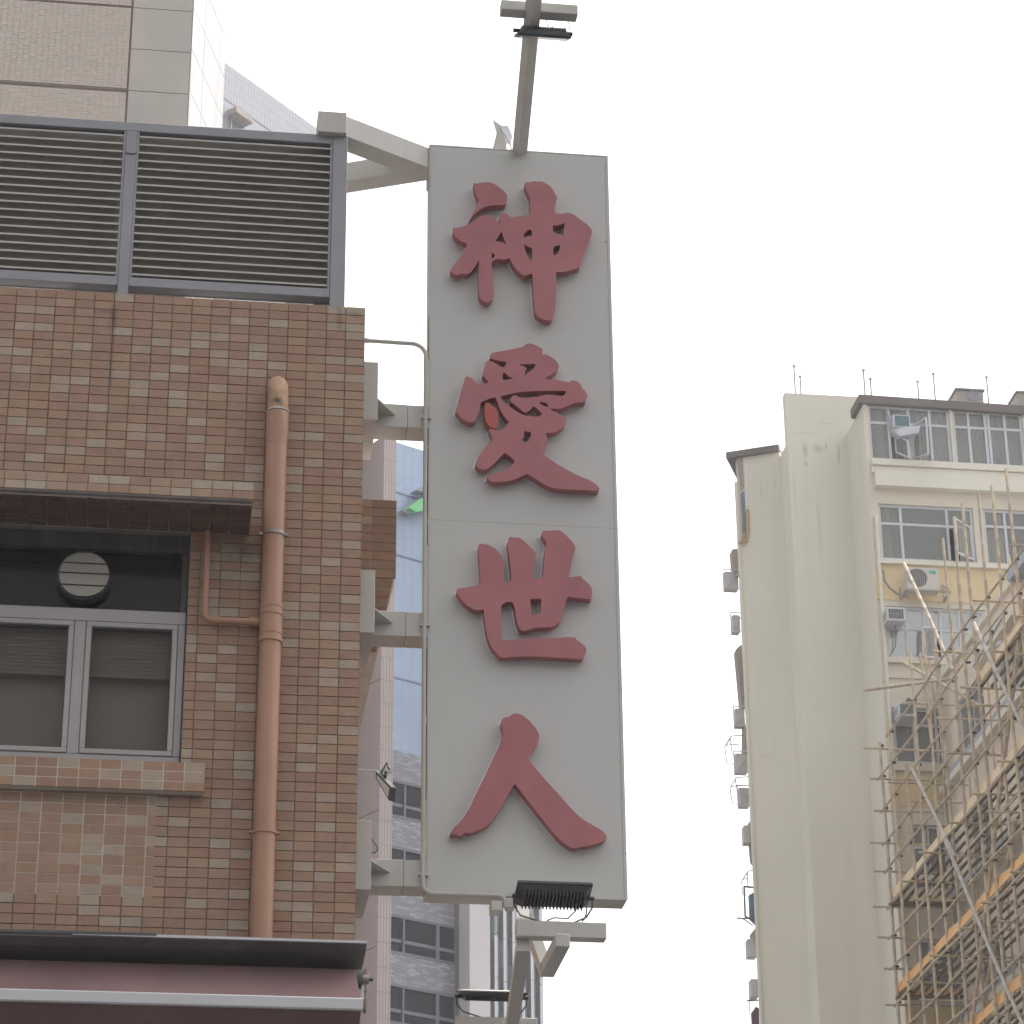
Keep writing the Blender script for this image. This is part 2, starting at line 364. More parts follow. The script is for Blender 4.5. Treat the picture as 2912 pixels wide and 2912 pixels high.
def sash(x0, x1, z0, z1):
    s = MB(); t = .026; y0, y1 = WY - .037, WY + .01
    s.box(x0, x1, y0, y1, z1 - t, z1); s.box(x0, x1, y0, y1, z0, z0 + t); s.box(x0, x0 + t, y0, y1, z0 + t, z1 - t); s.box(x1 - t, x1, y0, y1, z0 + t, z1 - t)
    s.build('sash', M['frame'], lwo, bevel=.003)
    B(x0 + t + .001, x1 - t - .001, WY - .012, WY - .006, z0 + t, z1 - t).build('pane', GLASS, lwo)
    g = MB()
    for (a, b, c2, d) in ((x0 + t, x1 - t, z1 - t - .006, z1 - t), (x0 + t, x1 - t, z0 + t, z0 + t + .006)): g.box(a, b, WY - .020, WY - .0125, c2, d)
    for (a, b) in ((x0 + t, x0 + t + .006), (x1 - t - .006, x1 - t)): g.box(a, b, WY - .020, WY - .0125, z0 + t + .006, z1 - t - .006)
    g.build('gasket', M['cable'], lwo)
    zb = z1 - t - (z1 - z0) * .32; q = MB()
    n = 11
    for i in range(n):
        z = zb + .004 + i * (z1 - t - zb) / n
        q.hexa([(x0 + t, WY + .04, z), (x1 - t, WY + .04, z), (x1 - t, WY + .045, z + .002), (x0 + t, WY + .045, z + .002), (x0 + t, WY + .04, z + .0175), (x1 - t, WY + .04, z + .0175), (x1 - t, WY + .045, z + .0195), (x0 + t, WY + .045, z + .0195)])
    q.box(x0 + t, x1 - t, WY + .035, WY + .06, zb - .018, zb)
    q.build('blind', M['blind'], lwo)
zs0, zs1 = wz0 + .04, ztr0 - .032
sash(xm + .030, xr - .036, zs0, zs1)
sash(xm - .498, xm - .030, zs0, zs1)
sash(wx0 + .1, xm - .562, zs0, zs1)
room = MB(); room.box(wx0 - .1, wx1 + .1, D + .9, D + .95, wz0 - .5, wz1 + .3)
room.build('wall', M['interior'], bld)
scr = B(wx0, xr, WY + .1, WY + .104, wz0, wz1 - .1).build('roller_shade', mat('grey_shade', (.60, .56, .53), .9, .05), bld)

# round exhaust fan in the upper light
fc = aY(239, 1642, WY - .03); fr = .125
fan = thing('exhaust_fan', 'round four-flap exhaust fan set in the dark upper window of the tiled building', 'fan', fc)
ring = MB().tube([fc + Vector((0, -.028, 0)), fc + Vector((0, .04, 0))], fr + .006, 40); ring.build('housing', M['black'], fan, True)
for i, (za, zb2) in enumerate(((.062, .118), (.008, .058), (-.056, .004), (-.118, -.06))):
    pts = []
    R_ = fr - .004
    for z in [za + (zb2 - za) * j / 8 for j in range(9)]: pts.append((z, math.sqrt(max(0, R_ * R_ - z * z))))
    poly = [fc + Vector((xx, -.034 - .010 * (zb2 - z) / (zb2 - za), z)) for z, xx in pts] + [fc + Vector((-xx, -.034 - .010 * (zb2 - z) / (zb2 - za), z)) for z, xx in reversed(pts)]
    MB().prism(poly, (0, .004, 0)).build('flap', M['fan'], fan)

# ------------------------------------------------------------------ drain pipe
PY = D - .082
pt, pb = aY(790, 1150, PY), aY(738, 2668, PY); pb = Vector((pt.x, PY, aY(1040, 2677, D - .30).z - .03)); pr = .0525
dp = thing('drain_pipe', 'fat orange-brown drain pipe running down the tiled wall beside the window', 'pipe', (pt.x, PY, GROUND))
zc = lambda y: aY(765, y, PY).z
MB().tube([(pt.x, PY, zc(1262)), pb], pr, 28).build('pipe', M['pipe'], dp, True)
MB().tube([(pt.x, PY, zc(1175)), (pt.x, PY, zc(1238)), (pt.x, PY, zc(1245)), (pt.x, PY, zc(1262) - .004)], [pr + .004, pr + .005, pr + .002, pr + .001], 28).build('collar', M['pipe'], dp, True)
zz = zc(1170)
stub = MB().tube([(pt.x, PY, zz), (pt.x, PY + .002, zz + .06), (pt.x, PY + .02, zz + .12), (pt.x, PY + .05, zz + .165), (pt.x, PY + .1, zz + .2)], pr + .001, 28)
so_ = stub.build('pipe_stub', M['pipe_stub'], dp, True); so_['label'] = 'weathered peeling elbow at the pipe top'
MB().tube([(pt.x, PY, zz - .006), (pt.x, PY, zz + .004)], pr + .006, 28).build('collar', mat('sealant', (.55, .5, .45), .8, .3, 30), dp, True)
for (ya, yb) in ((1722, 1752), (1798, 1828)):
    for q, (y0, y1, dr) in enumerate(((ya, ya + 9, .007), (ya + 9, yb - 9, .0045), (yb - 9, yb, .007))):
        MB().tube([(pt.x, PY, zc(y0)), (pt.x, PY, zc(y1))], pr + dr, 28).build('collar', M['pipe'], dp, True)
MB().tube([(pt.x, PY, zc(1752)), (pt.x, PY, zc(1798))], pr + .003, 28).build('tee', M['pipe'], dp, True)
for y in (1520, 2368):
    z = zc(y); c = MB().tube([(pt.x, PY, z - .010), (pt.x, PY, z + .010)], pr + .006, 28)
    for s in (-1, 1): c.box(pt.x + s * (pr + .004), pt.x + s * (pr + .022), PY - .012, PY + .012, z - .006, z + .006)
    c.box(pt.x - .012, pt.x + .012, PY + pr, D + .001, z - .006, z + .006)
    c.build('clamp', M['steel'] if y < 2000 else M['pipe'], dp, True)
by = D - .045; bz = aY(620, 1764, by).z; bx = aY(586, 1640, by).x; r2 = .0178
pts = [(pt.x - pr * .7, by, bz), (bx + .05, by, bz)] + arc((bx + .04, by, bz + .04), .04, -math.pi / 2, -math.pi, (1, 0, 0), (0, 0, 1), 6) + [(bx, by, hood_z0 + .004)]
MB().tube(pts, r2, 16).build('branch_pipe', M['pipe'], dp, True)
MB().tube([(pt.x - pr - .004, by, bz), (pt.x - pr - .05, by, bz)], r2 + .006, 16).build('collar', M['pipe'], dp, True)
MB().tube([(bx + .075, by, bz), (bx + .04, by, bz)], r2 + .003, 16).build('collar', M['pipe'], dp, True)

# ------------------------------------------------------------------ louvre screen on the parapet
LY = D + .10
lx = lambda x, y: aY(x, y, LY).x; lz = lambda x, y: aY(x, y, LY).z
ls = thing('louver_screen', 'grey aluminium louvre screen standing on the roof edge of the tiled building', 'louver screen', (-1, LY, ZT))
zt1 = lz(985, 386); zt0 = lz(945, 408); zb1 = lz(938, 820); zb0 = lz(938, 845)
xr1 = lx(985, 600); xr0 = lx(943, 600)
xm0, xm1 = lx(347, 600), lx(377, 600)
span = xr0 - xm1
posts = [(xr0, xr1)] + [(xm0 - i * (span + xm1 - xm0), xm1 - i * (span + xm1 - xm0)) for i in range(4)]
for i, (a, b) in enumerate(posts):
    B(a, b, LY - (.0 if i else .004), LY + .07, ZT - .3, zt1 if i == 0 else zt0 - .001).build('post', M['louver'], ls, bevel=.002)
B(posts[-1][0], xr0 - .001, LY + .002, LY + .07, zt0, zt1).build('top_rail', M['louver'], ls, bevel=.002)
cable_tie = MB().tube(arc(((xm0 + xm1) / 2, LY - .004, lz(360, 432)), .031, math.pi, 2 * math.pi, (1, 0, 0), (0, 0, .35), 8), .003, 6)
cable_tie.build('cable_tie', M['cable'], ls)
nsl = 18; pitch = (zt0 - zb1) / nsl
for i in range(len(posts) - 1):
    a, b = posts[i + 1][1] + .001, posts[i][0] - .001
    B(a, b, LY + .002, LY + .072, zb0, zb1).build('bottom_rail', M['louver'], ls, bevel=.002)
    for s in (0, 1): B(a + .0005 if s == 0 else b - .0125, a + .0125 if s == 0 else b - .0005, LY + .006, LY + .06, zb1 + .001, zt0 - .001).build('side_channel', M['louver'], ls)
    B(a, b, LY + .085, LY + .09, zb0 + .002, zt1).build('backing', M['louver_back'], ls)
    sm = MB(); A_, B_ = a + .013, b - .013
    sm.box(A_, B_, LY + .010, LY + .0135, .002, .0125)
    sm.hexa([(A_, LY + .0136, .0105), (B_, LY + .0136, .0105), (B_, LY + .07, .047), (A_, LY + .07, .047), (A_, LY + .0136, .0125), (B_, LY + .0136, .0125), (B_, LY + .07, .049), (A_, LY + .07, .049)])
    me = sm.mesh('louver_blade', M['blade'])
    for k in range(nsl):
        o = link('louver_blade', me, ls); o.matrix_basis = Matrix.Translation((0, 0, zb1 + k * pitch + pitch * .3))

# condenser units half hidden behind the screen
cu = thing('condenser_unit', 'pale condenser unit glimpsed through the gap under the louvre screen', 'air conditioner', (-.3, D + .5, ZT - .5))
B(-.62, .02, D + .45, D + .9, ZT - .5, ZT + .3).build('casing', M['fan'], cu)
g = MB()
for i in range(40): g.box(-.61 + i * .0155, -.604 + i * .0155, D + .432, D + .449, ZT - .02, ZT + .28)
g.build('grille', M['louver'], cu)
cu2 = thing('roof_box', 'white box on legs glimpsed under the right end of the louvre screen', 'equipment', (.5, D + .6, ZT - .5))
B(.3, .8, D + .55, D + .8, ZT + .04, ZT + .3).build('casing', M['paint'], cu2)
for x in (.33, .74): B(x, x + .03, D + .58, D + .61, ZT - .5, ZT + .039).build('leg', M['louver'], cu2)

# ------------------------------------------------------------------ hanging sign
S = D + .35; SD = .155
sx0, sx1 = 1.3345, 2.3345; sz1, sz0 = 8.429, 4.1027
sign = thing('hanging_sign', 'tall cream sign board with four red raised characters hanging beside the tiled building', 'sign', (1.83, S + .07, sz0))
B(sx0 + .001, sx1 - .001, S + .006, S + SD, sz0 + .001, sz1 - .001).build('cabinet', M['paint'], sign)
zsm = aY(1400, 1486, S).z
B(sx0 + .004, sx1 - .016, S, S + .005, zsm + .0006, sz1 - .008).build('face_panel', M['panel'], sign)
B(sx0 + .004, sx1 - .016, S, S + .005, sz0 + .008, zsm - .0006).build('face_panel', M['panel'], sign)
tr = MB(); tr.box(sx1 - .0148, sx1 + .001, S - .002, S + .005, sz0 - .001, sz1 + .001); tr.box(sx0 - .001, sx0 + .003, S - .002, S + .005, sz0 - .001, sz1 + .001)
tr.box(sx0 + .0032, sx1 - .015, S - .002, S + .005, sz1 - .007, sz1 + .001); tr.box(sx0 + .0032, sx1 - .015, S - .002, S + .005, sz0 - .001, sz0 + .007)
tr.build('edge_trim', M['panel'], sign)
rs = MB()
for (z, h) in ((zsm + .02, .22), (5.05, .36), (6.25, .3), (6.58, .1), (4.6, .4), (7.1, .25), (6.0, .12)): rs.box(sx0 - .0025, sx0 + .0005, S + .012, S + .05, z, z + h)
rs.build('rust_streak', M['rust'], sign)
sc_ = MB()
for (x, y) in ((1722, 478), (1723, 688), (1744, 1170), (1757, 1560), (1768, 1960), (1780, 2428)):
    p = aY(x, y, S); sc_.tube([(p.x, S - .004, p.z), (p.x, S + .003, p.z)], .0035, 8)
sc_.build('screw', M['seam'], sign)

# raised characters, surveyed on the plane of their faces
CHT = .064; CY = S - .068
def outline(pts, ox, oy, sub=2):
    P = [aY(ox + x / 3.45, oy + y / 3.45, CY) for x, y in pts]; P = [Vector((p.x, p.z)) for p in P]; n = len(P); out = []
    for i in range(n):
        a, b, c, d = P[i - 1], P[i], P[(i + 1) % n], P[(i + 2) % n]
        for k in range(sub):
            t = k / sub
            if k == 0: out.append(b.copy()); continue
            def corner(u, v, w):
                e, f = v - u, w - v
                return e.length < 1e-6 or f.length < 1e-6 or e.normalized().dot(f.normalized()) < .62
            m1 = Vector((0, 0)) if corner(a, b, c) else (c - a) / 2
            m2 = Vector((0, 0)) if corner(b, c, d) else (d - b) / 2
            L_ = (c - b).length
            if m1.length > L_: m1 = m1.normalized() * L_
            if m2.length > L_: m2 = m2.normalized() * L_
            if m1.length == 0: m1 = (c - b)
            if m2.length == 0: m2 = (c - b)
            h00, h10, h01, h11 = 2 * t**3 - 3 * t**2 + 1, t**3 - 2 * t**2 + t, -2 * t**3 + 3 * t**2, t**3 - t**2
            out.append(b * h00 + m1 * h10 + c * h01 + m2 * h11)
    return out
def plate(name, loops, thick, ycen, mtl, parent, dx=0.0, dz=0.0):
    cu_ = bpy.data.curves.new(name, 'CURVE'); cu_.dimensions = '2D'; cu_.fill_mode = 'BOTH'; cu_.extrude = thick / 2
    for lp in loops:
        sp = cu_.splines.new('POLY'); sp.points.add(len(lp) - 1); sp.use_cyclic_u = True
        for q, p in zip(sp.points, lp): q.co = (p.x + dx, p.y + dz, 0, 1)
    t = bpy.data.objects.new('tmp', cu_); C.objects.link(t); bpy.context.view_layer.update()
    me = bpy.data.meshes.new_from_object(t.evaluated_get(bpy.context.evaluated_depsgraph_get())); me.name = name
    bpy.data.objects.remove(t); bpy.data.curves.remove(cu_)
    me.transform(Matrix.Translation((0, ycen, 0)) @ Matrix.Rotation(math.pi / 2, 4, 'X'))
    bm = bmesh.new(); bm.from_mesh(me); bmesh.ops.remove_doubles(bm, verts=bm.verts, dist=1e-5)
    bmesh.ops.recalc_face_normals(bm, faces=bm.faces)
    for f in bm.faces: f.smooth = False
    bm.to_mesh(me); bm.free(); me.materials.clear(); me.materials.append(mtl)
    return link(name, me, parent)
CH = [(1200,450,[[(508,243),(545,248),(580,240),(630,236),(665,237),(690,243),(735,268),(775,298),(810,328),(833,357),(836,375),(833,420),(818,453),(790,458),(730,460),(680,463),(630,474),(590,490),(555,512),(515,550),(485,585),(462,622),(458,632),(468,600),(490,555),(518,500),(540,442),(566,405),(545,388),(530,345),(513,295)],[(313,678),(355,683),(400,672),(440,655),(480,632),(530,600),(575,568),(605,556),(640,558),(670,572),(705,590),(728,610),(748,628),(768,632),(762,600),(765,560),(780,545),(810,538),(835,550),(870,575),(900,580),(940,570),(985,567),(1020,555),(1050,547),(1062,545),(1062,420),(1058,375),(1040,345),(1020,300),(1005,258),(1020,232),(1060,236),(1100,224),(1140,230),(1165,225),(1200,238),(1245,265),(1280,300),(1300,340),(1320,370),(1325,390),(1315,430),(1303,480),(1300,530),(1330,542),(1380,545),(1430,534),(1460,540),(1500,560),(1560,605),(1620,650),(1650,680),(1668,710),(1668,735),(1650,790),(1620,860),(1590,940),(1565,1020),(1550,1062),(1543,1073),(1510,1082),(1470,1090),(1430,1107),(1390,1114),(1345,1113),(1316,1118),(1316,1250),(1315,1350),(1312,1430),(1305,1490),(1295,1540),(1280,1575),(1262,1588),(1230,1590),(1190,1580),(1150,1560),(1120,1530),(1108,1500),(1100,1400),(1092,1280),(1085,1180),(1083,1132),(1060,1137),(1030,1142),(1010,1152),(985,1145),(950,1115),(915,1075),(885,1030),(868,995),(858,980),(830,990),(800,994),(770,988),(730,990),(705,1000),(692,1012),(684,1022),(684,1060),(692,1130),(700,1220),(706,1290),(706,1330),(698,1370),(680,1395),(650,1410),(620,1408),(590,1390),(568,1365),(560,1340),(556,1280),(553,1200),(555,1100),(560,1020),(562,1000),(540,1035),(515,1070),(490,1105),(465,1125),(440,1138),(420,1134),(385,1132),(360,1142),(340,1145),(310,1135),(285,1115),(278,1105),(290,1080),(320,1035),(350,1000),(380,960),(400,930),(425,880),(440,850),(440,833),(410,825),(370,805),(335,775),(310,740),(303,715),(305,690)],[(780,717),(800,775),(826,850),(800,832),(765,818),(718,812),(745,775)],[(998,780),(1000,755),(1015,725),(1040,707),(1072,698),(1083,740),(1080,758),(1045,763),(1015,772)],[(1000,840),(1030,860),(1060,875),(1082,885),(1082,940),(1075,1000),(1050,985),(1030,950),(1015,900)],[(1284,658),(1340,655),(1375,645),(1400,635),(1397,690),(1387,755),(1350,745),(1310,735),(1287,720)],[(1294,862),(1320,860),(1357,850),(1350,890),(1335,925),(1315,945),(1293,952),(1287,915)],[(684,925),(702,937),(718,955),(704,976),(688,990)]],[]),(1200,940,[[(1035,128),(1075,130),(1115,143),(1155,165),(1187,187),(1182,205),(1180,232),(1215,236),(1250,250),(1290,275),(1325,310),(1343,345),(1335,375),(1310,405),(1270,432),(1235,450),(1205,470),(1235,477),(1290,483),(1350,488),(1400,500),(1440,507),(1465,492),(1490,490),(1520,498),(1550,520),(1567,545),(1570,562),(1600,590),(1610,612),(1625,635),(1620,660),(1605,695),(1598,703),(1560,704),(1510,707),(1470,718),(1430,738),(1395,752),(1375,762),(1330,768),(1290,765),(1257,772),(1290,790),(1325,800),(1345,822),(1385,845),(1412,865),(1415,885),(1405,920),(1385,945),(1350,970),(1310,992),(1270,1003),(1212,1005),(1222,1035),(1235,1070),(1232,1095),(1218,1140),(1200,1185),(1188,1210),(1220,1240),(1290,1285),(1370,1335),(1460,1385),(1550,1430),(1640,1465),(1680,1490),(1720,1520),(1743,1550),(1735,1575),(1700,1573),(1600,1566),(1500,1562),(1400,1557),(1310,1548),(1260,1535),(1200,1510),(1150,1475),(1100,1445),(1060,1420),(1030,1405),(990,1425),(940,1447),(890,1465),(830,1478),(760,1484),(700,1483),(675,1475),(650,1452),(640,1440),(660,1415),(690,1408),(730,1402),(780,1388),(830,1362),(870,1330),(895,1305),(912,1280),(880,1248),(850,1225),(815,1200),(785,1222),(750,1260),(710,1300),(670,1335),(640,1357),(615,1364),(585,1362),(555,1350),(535,1328),(527,1305),(540,1265),(560,1225),(590,1185),(620,1145),(655,1110),(680,1090),(692,1062),(680,1025),(665,990),(660,968),(690,967),(730,977),(770,980),(795,965),(820,932),(855,895),(820,860),(790,815),(765,770),(740,700),(722,657),(690,660),(650,672),(610,690),(580,705),(575,730),(570,770),(555,820),(535,865),(520,893),(490,898),(450,895),(410,875),(375,845),(345,805),(335,780),(345,735),(365,665),(385,590),(405,520),(425,460),(440,448),(465,455),(495,475),(525,505),(550,530),(600,528),(640,515),(652,500),(620,465),(600,440),(597,420),(605,390),(615,350),(630,312),(650,302),(690,306),(730,325),(770,348),(803,365),(815,345),(832,308),(780,300),(730,292),(690,278),(667,265),(672,240),(690,220),(760,205),(850,190),(940,170),(985,160),(1010,143)],[(960,328),(1000,330),(1050,328),(1090,325),(1117,335),(1090,375),(1060,400),(1030,420),(1010,450),(1008,425),(1015,395),(1028,370),(1000,350),(970,342)],[(803,408),(825,425),(845,445),(875,460),(900,470),(850,478),(792,487),(792,450),(796,420)],[(765,645),(850,625),(950,605),(1080,595),(1250,590),(1415,593),(1400,625),(1380,640),(1340,640),(1300,630),(1240,628),(1180,635),(1130,650),(1060,658),(1000,660),(960,652),(930,640),(900,637),(878,650),(868,680),(875,700),(900,720),(940,750),(980,785),(1010,805),(1040,795),(1075,765),(1090,742),(1120,758),(1150,785),(1180,822),(1150,838),(1110,843),(1050,838),(990,825),(940,800),(890,765),(840,725),(800,690),(775,662)],[(1143,708),(1165,700),(1200,705),(1230,720),(1240,740),(1225,748),(1200,740),(1170,725)],[(1000,983),(1035,990),(1072,997),(1065,1035),(1045,1075),(1020,1103),(1000,1085),(975,1075),(995,1055),(1003,1030)]],[[(630,705),(655,710),(685,730),(715,755),(738,785),(745,830),(748,880),(742,930),(728,962),(700,958),(672,945),(650,925),(630,890),(615,840),(612,780),(618,730)]]),(1200,1450,[[(572,332),(610,335),(655,345),(700,370),(745,405),(775,445),(795,500),(800,560),(800,640),(803,712),(830,708),(855,700),(875,690),(872,600),(862,500),(850,400),(840,330),(850,280),(865,265),(910,272),(960,275),(1000,305),(1050,350),(1095,398),(1118,435),(1115,470),(1100,510),(1090,560),(1090,620),(1097,672),(1135,675),(1172,672),(1185,650),(1195,560),(1205,430),(1212,375),(1222,335),(1210,300),(1185,262),(1172,235),(1190,205),(1240,205),(1290,203),(1340,200),(1380,220),(1430,265),(1475,315),(1500,350),(1505,385),(1495,420),(1480,445),(1470,500),(1455,580),(1440,650),(1450,663),(1500,655),(1540,650),(1558,645),(1570,668),(1600,695),(1640,728),(1660,760),(1670,800),(1668,840),(1660,880),(1610,873),(1540,865),(1480,857),(1433,853),(1418,885),(1405,930),(1390,990),(1375,1050),(1350,1100),(1310,1130),(1270,1148),(1210,1153),(1150,1155),(1100,1160),(1050,1175),(1010,1185),(980,1180),(955,1160),(940,1120),(925,1060),(915,1000),(905,940),(885,903),(850,902),(820,907),(790,925),(778,950),(780,1010),(776,1080),(768,1150),(775,1210),(785,1275),(850,1275),(950,1268),(1050,1263),(1150,1260),(1250,1257),(1350,1255),(1430,1247),(1460,1247),(1505,1252),(1520,1275),(1560,1305),(1600,1340),(1613,1370),(1605,1410),(1590,1445),(1570,1463),(1500,1460),(1400,1453),(1300,1447),(1200,1442),(1100,1438),(1000,1437),(900,1440),(830,1446),(785,1446),(755,1430),(720,1390),(685,1345),(655,1280),(635,1210),(620,1120),(610,1030),(605,975),(570,983),(530,980),(490,965),(440,935),(395,890),(360,840),(340,800),(345,775),(400,765),(470,755),(530,745),(572,738),(572,650),(563,500),(555,400),(557,345)],[(1063,875),(1120,870),(1172,873),(1168,940),(1160,1015),(1110,1025),(1072,1032),(1068,950)]],[]),(1200,1950,[[(885,280),(920,272),(960,280),(1000,300),(1050,340),(1095,390),(1130,440),(1148,480),(1150,505),(1140,550),(1115,595),(1085,640),(1060,680),(1048,712),(1060,745),(1110,805),(1170,875),(1240,955),(1310,1030),(1380,1110),(1450,1190),(1530,1270),(1600,1325),(1680,1370),(1750,1410),(1790,1445),(1810,1480),(1815,1495),(1795,1515),(1750,1535),(1690,1555),(1620,1572),(1550,1580),(1520,1592),(1490,1594),(1450,1580),(1400,1550),(1340,1500),(1270,1420),(1190,1320),(1110,1220),(1030,1115),(960,1025),(925,980),(910,962),(890,990),(860,1045),(820,1115),(770,1205),(720,1280),(670,1345),(620,1385),(570,1410),(520,1430),(470,1447),(430,1440),(405,1455),(385,1477),(360,1470),(330,1458),(305,1465),(280,1440),(300,1410),(320,1385),(360,1350),(400,1300),(440,1240),(475,1180),(500,1125),(550,1020),(600,920),(640,840),(690,730),(740,630),(775,540),(793,480),(790,430),(780,390),(778,350),(790,325),(820,308),(855,303)]],[])]
LAB = ('topmost red character on the sign', 'second red character from the top of the sign', 'third red character from the top of the sign', 'lowest red character, two strokes')
for (ox, oy, loops, extra), lb in zip(CH, LAB):
    lp = [outline(l, ox, oy, 3) for l in loops]
    ch = plate('character', lp, CHT - .010, CY + (CHT - .010) / 2, M['letter'], sign); ch['label'] = lb
    plate('white_rim', [l for l in lp], .010, CY + CHT - .002, M['bright_white'], ch, dx=-.008, dz=.005)  # white copy of the outline, offset to edge the left sides
    for e in extra:
        d = plate('stroke', [outline(e, ox, oy, 3)], CHT - .006, CY + (CHT - .006) / 2, M['letter_fresh'], ch); d['label'] = 'separate brighter red drop-shaped stroke'

# bracket arms and wall plates
def arm(zc_, ztop, zbot, zp1, zp0):
    p = B(XE + .002, 1.047, S - .18, S + .30, zp0, zp1).build('wall_plate', M['paint'], sign, bevel=.002)
    a = B(1.048, 1.22, S - .004, S + .155, zbot, ztop).build('bracket_arm', M['paint'], sign, bevel=.002)
    b = B(1.2215, sx0, S - .004, S + .155, zbot + .001, ztop - .002).build('bracket_arm', M['paint'], sign, bevel=.002)
    zg = (ztop + zbot) / 2
    MB().prism([(1.048, S - .175, zg), (1.048, S - .005, zg), (1.155, S - .005, zg)], (0, 0, .009)).build('gusset', M['paint'], a)
    MB().prism([(1.048, S + .29, zg), (1.048, S + .156, zg), (1.155, S + .156, zg)], (0, 0, .009)).build('gusset', M['paint'], a)
arm(6.72, 6.791, 6.655, 6.942, 6.600)
arm(5.53, 5.598, 5.461, 5.742, 5.398)
arm(4.2, 4.271, 4.133, 4.409, 4.056)
# top bracket: two beams meeting at the sign
tY = D + .06
f0 = aY(905, 315, tY); f1 = aY(985, 378, tY)
bx0, bx1, bz1, bz0 = f0.x, f1.x, aY(945, 318, tY).z, aY(945, 376, tY).z
zc1 = (bz0 + bz1) / 2; hh_ = bz1 - bz0
d1 = Vector((.825, .565, 0)); e0 = Vector((bx0 + (bx1 - bx0) * .5, tY + .04, zc1)); e1 = e0 + d1 * ((sx0 + .02 - e0.x) / d1.x)
blk = MB(); blk.box(bx0, bx1, tY, tY + .16, bz0 + .001, bz1 + .001)
blk.build('bracket_block', M['paint'], sign, bevel=.002)
B(bx0 + .01, bx1 - .04, LY + .10, LY + .2, ZT - .5, bz0).build('bracket_post', M['paint'], sign)
s0 = Vector((bx1 - .055, tY + .075, zc1)); s1 = s0 + d1 * ((sx0 - s0.x) / d1.x); s1 = Vector((sx0 + .001, S + .085, zc1))
MB().beam(s0, s1, .13, hh_ - .004).build('bracket_arm', M['paint'], sign)
k1 = Vector((sx0, S + .075, zc1 - .002)); k0 = k1 + Vector((-.918, .395, 0)) * .75
MB().beam(k0, k1, .12, hh_ - .01).build('bracket_arm', M['paint'], sign)
B(k0.x - .07, k0.x + .05, k0.y - .03, k0.y + .1, ZT - .6, zc1 + .05).build('bracket_post', M['paint'], sign)
B(sx0 - .006, sx0 + .0005, S - .001, S + SD, bz0 - .06, sz1 - .002).build('end_plate', M['paint'], sign)

# lamp arms above and below the sign
tp0 = Vector((aY(1476, 425, S + .07).x, S + .07, sz1 - .01))
TYc = S - 1.05                                                # plane of the upper crossbar
cb = aY(1505, 70, TYc)
ta = MB().beam(tp0, Vector((cb.x + .012, TYc, cb.z)) + (Vector((cb.x + .012, TYc, cb.z)) - tp0) * .25, .062, .062, up=(0, 1, 0)).build('lamp_arm', M['paint'], sign, bevel=.002)
xa, xb = aY(1423, 30, TYc - .07), aY(1640, 40, TYc - .07)
zc2 = (aY(1530, 15, TYc - .07).z + aY(1530, 52, TYc - .07).z) / 2
B(xa.x, xb.x, TYc - .115, TYc - .04, zc2 - .03, zc2 + .03).build('crossbar', M['paint'], ta, bevel=.003)
# its short mate leaning back behind the board
MB().prism([aY(x, y, S + .05) for x, y in ((1401, 422), (1441, 422), (1441, 407), (1424, 356), (1417, 357))], (0, .06, 0)).build('gusset', M['paint'], sign)
MB().prism([aY(x, y, S + .08) for x, y in ((1426, 357), (1445, 357), (1457, 387), (1452, 414), (1441, 408))], (0, .4, .3)).build('lamp_arm', M['bright_white'], sign)  # white piece: sunlit side of the beam put into its colour
# lower front crossbar with its stub and struts
LYc = S - .62
p0, p1 = aY(1470, 2640, LYc), aY(1725, 2640, LYc)
zl1, zl0 = aY(1600, 2620, LYc).z, aY(1600, 2665, LYc).z
lb_ = B(p0.x, p1.x, LYc, LYc + .075, zl0, zl1).build('crossbar', M['paint'], sign, bevel=.003)
q1 = aY(1600, 2675, LYc - .06); q0 = aY(1549, 2755, LYc + .0)
za_, zb_ = aY(1600, 2655, LYc - .1).z, aY(1600, 2692, LYc - .1).z
xs0, xs1 = aY(1580, 2670, LYc - .1).x, aY(1621, 2670, LYc - .1).x
st = B(xs0, xs1, LYc - .1, LYc + .42, zb_, min(za_, zl0 - .001)).build('crossbar_stub', M['paint'], sign, bevel=.003)
sb0 = Vector((aY(1478, 2560, S + .02).x, S + .03, sz0 + .01)); 
MB().beam(sb0, Vector(((xs0 + xs1) / 2 - .01, LYc + .40, (za_ + zb_) / 2)), .05, .09, up=(0, 1, 0)).build('lamp_arm', M['paint'], sign)
MB().beam(Vector((sb0.x + .02, S - .02, sz0 - .02)), Vector((p0.x + .03, LYc + .07, zl1 - .02)), .06, .06, up=(1, 0, 0)).build('lamp_arm', M['paint'], sign)
# rear crossbar under the sign
RYc = S + .45
r0, r1 = aY(1298, 2905, RYc), aY(1528, 2905, RYc)
rz = aY(1410, 2892, RYc).z
rc = B(r0.x, r1.x, RYc, RYc + .06, rz - .06, rz).build('crossbar', M['paint'], sign, bevel=.003)
pa = aY(1487, 2668, LYc + .05); pe = aY(1451, 2912, RYc + .03)
MB().beam(Vector((pa.x, LYc + .05, zl0 - .031)), Vector((pe.x, RYc + .03, rz - .091)), .062, .058, up=(0, 0, 1)).build('lamp_arm', M['paint'], sign, bevel=.002)
# junction boxes under the lower edge
j1 = aY(1424, 2580, S - .03)
B(aY(1397, 2570, S - .03).x, aY(1428, 2570, S - .03).x, S - .035, S + .06, aY(1410, 2590, S - .03).z, aY(1410, 2562, S - .03).z).build('junction_box', M['paint'], sign, bevel=.003)
B(aY(1440, 2560, S - .03).x, aY(1465, 2560, S - .03).x, S - .03, S + .04, aY(1450, 2580, S - .03).z, aY(1450, 2553, S - .03).z).build('junction_box', M['paint'], sign, bevel=.003)

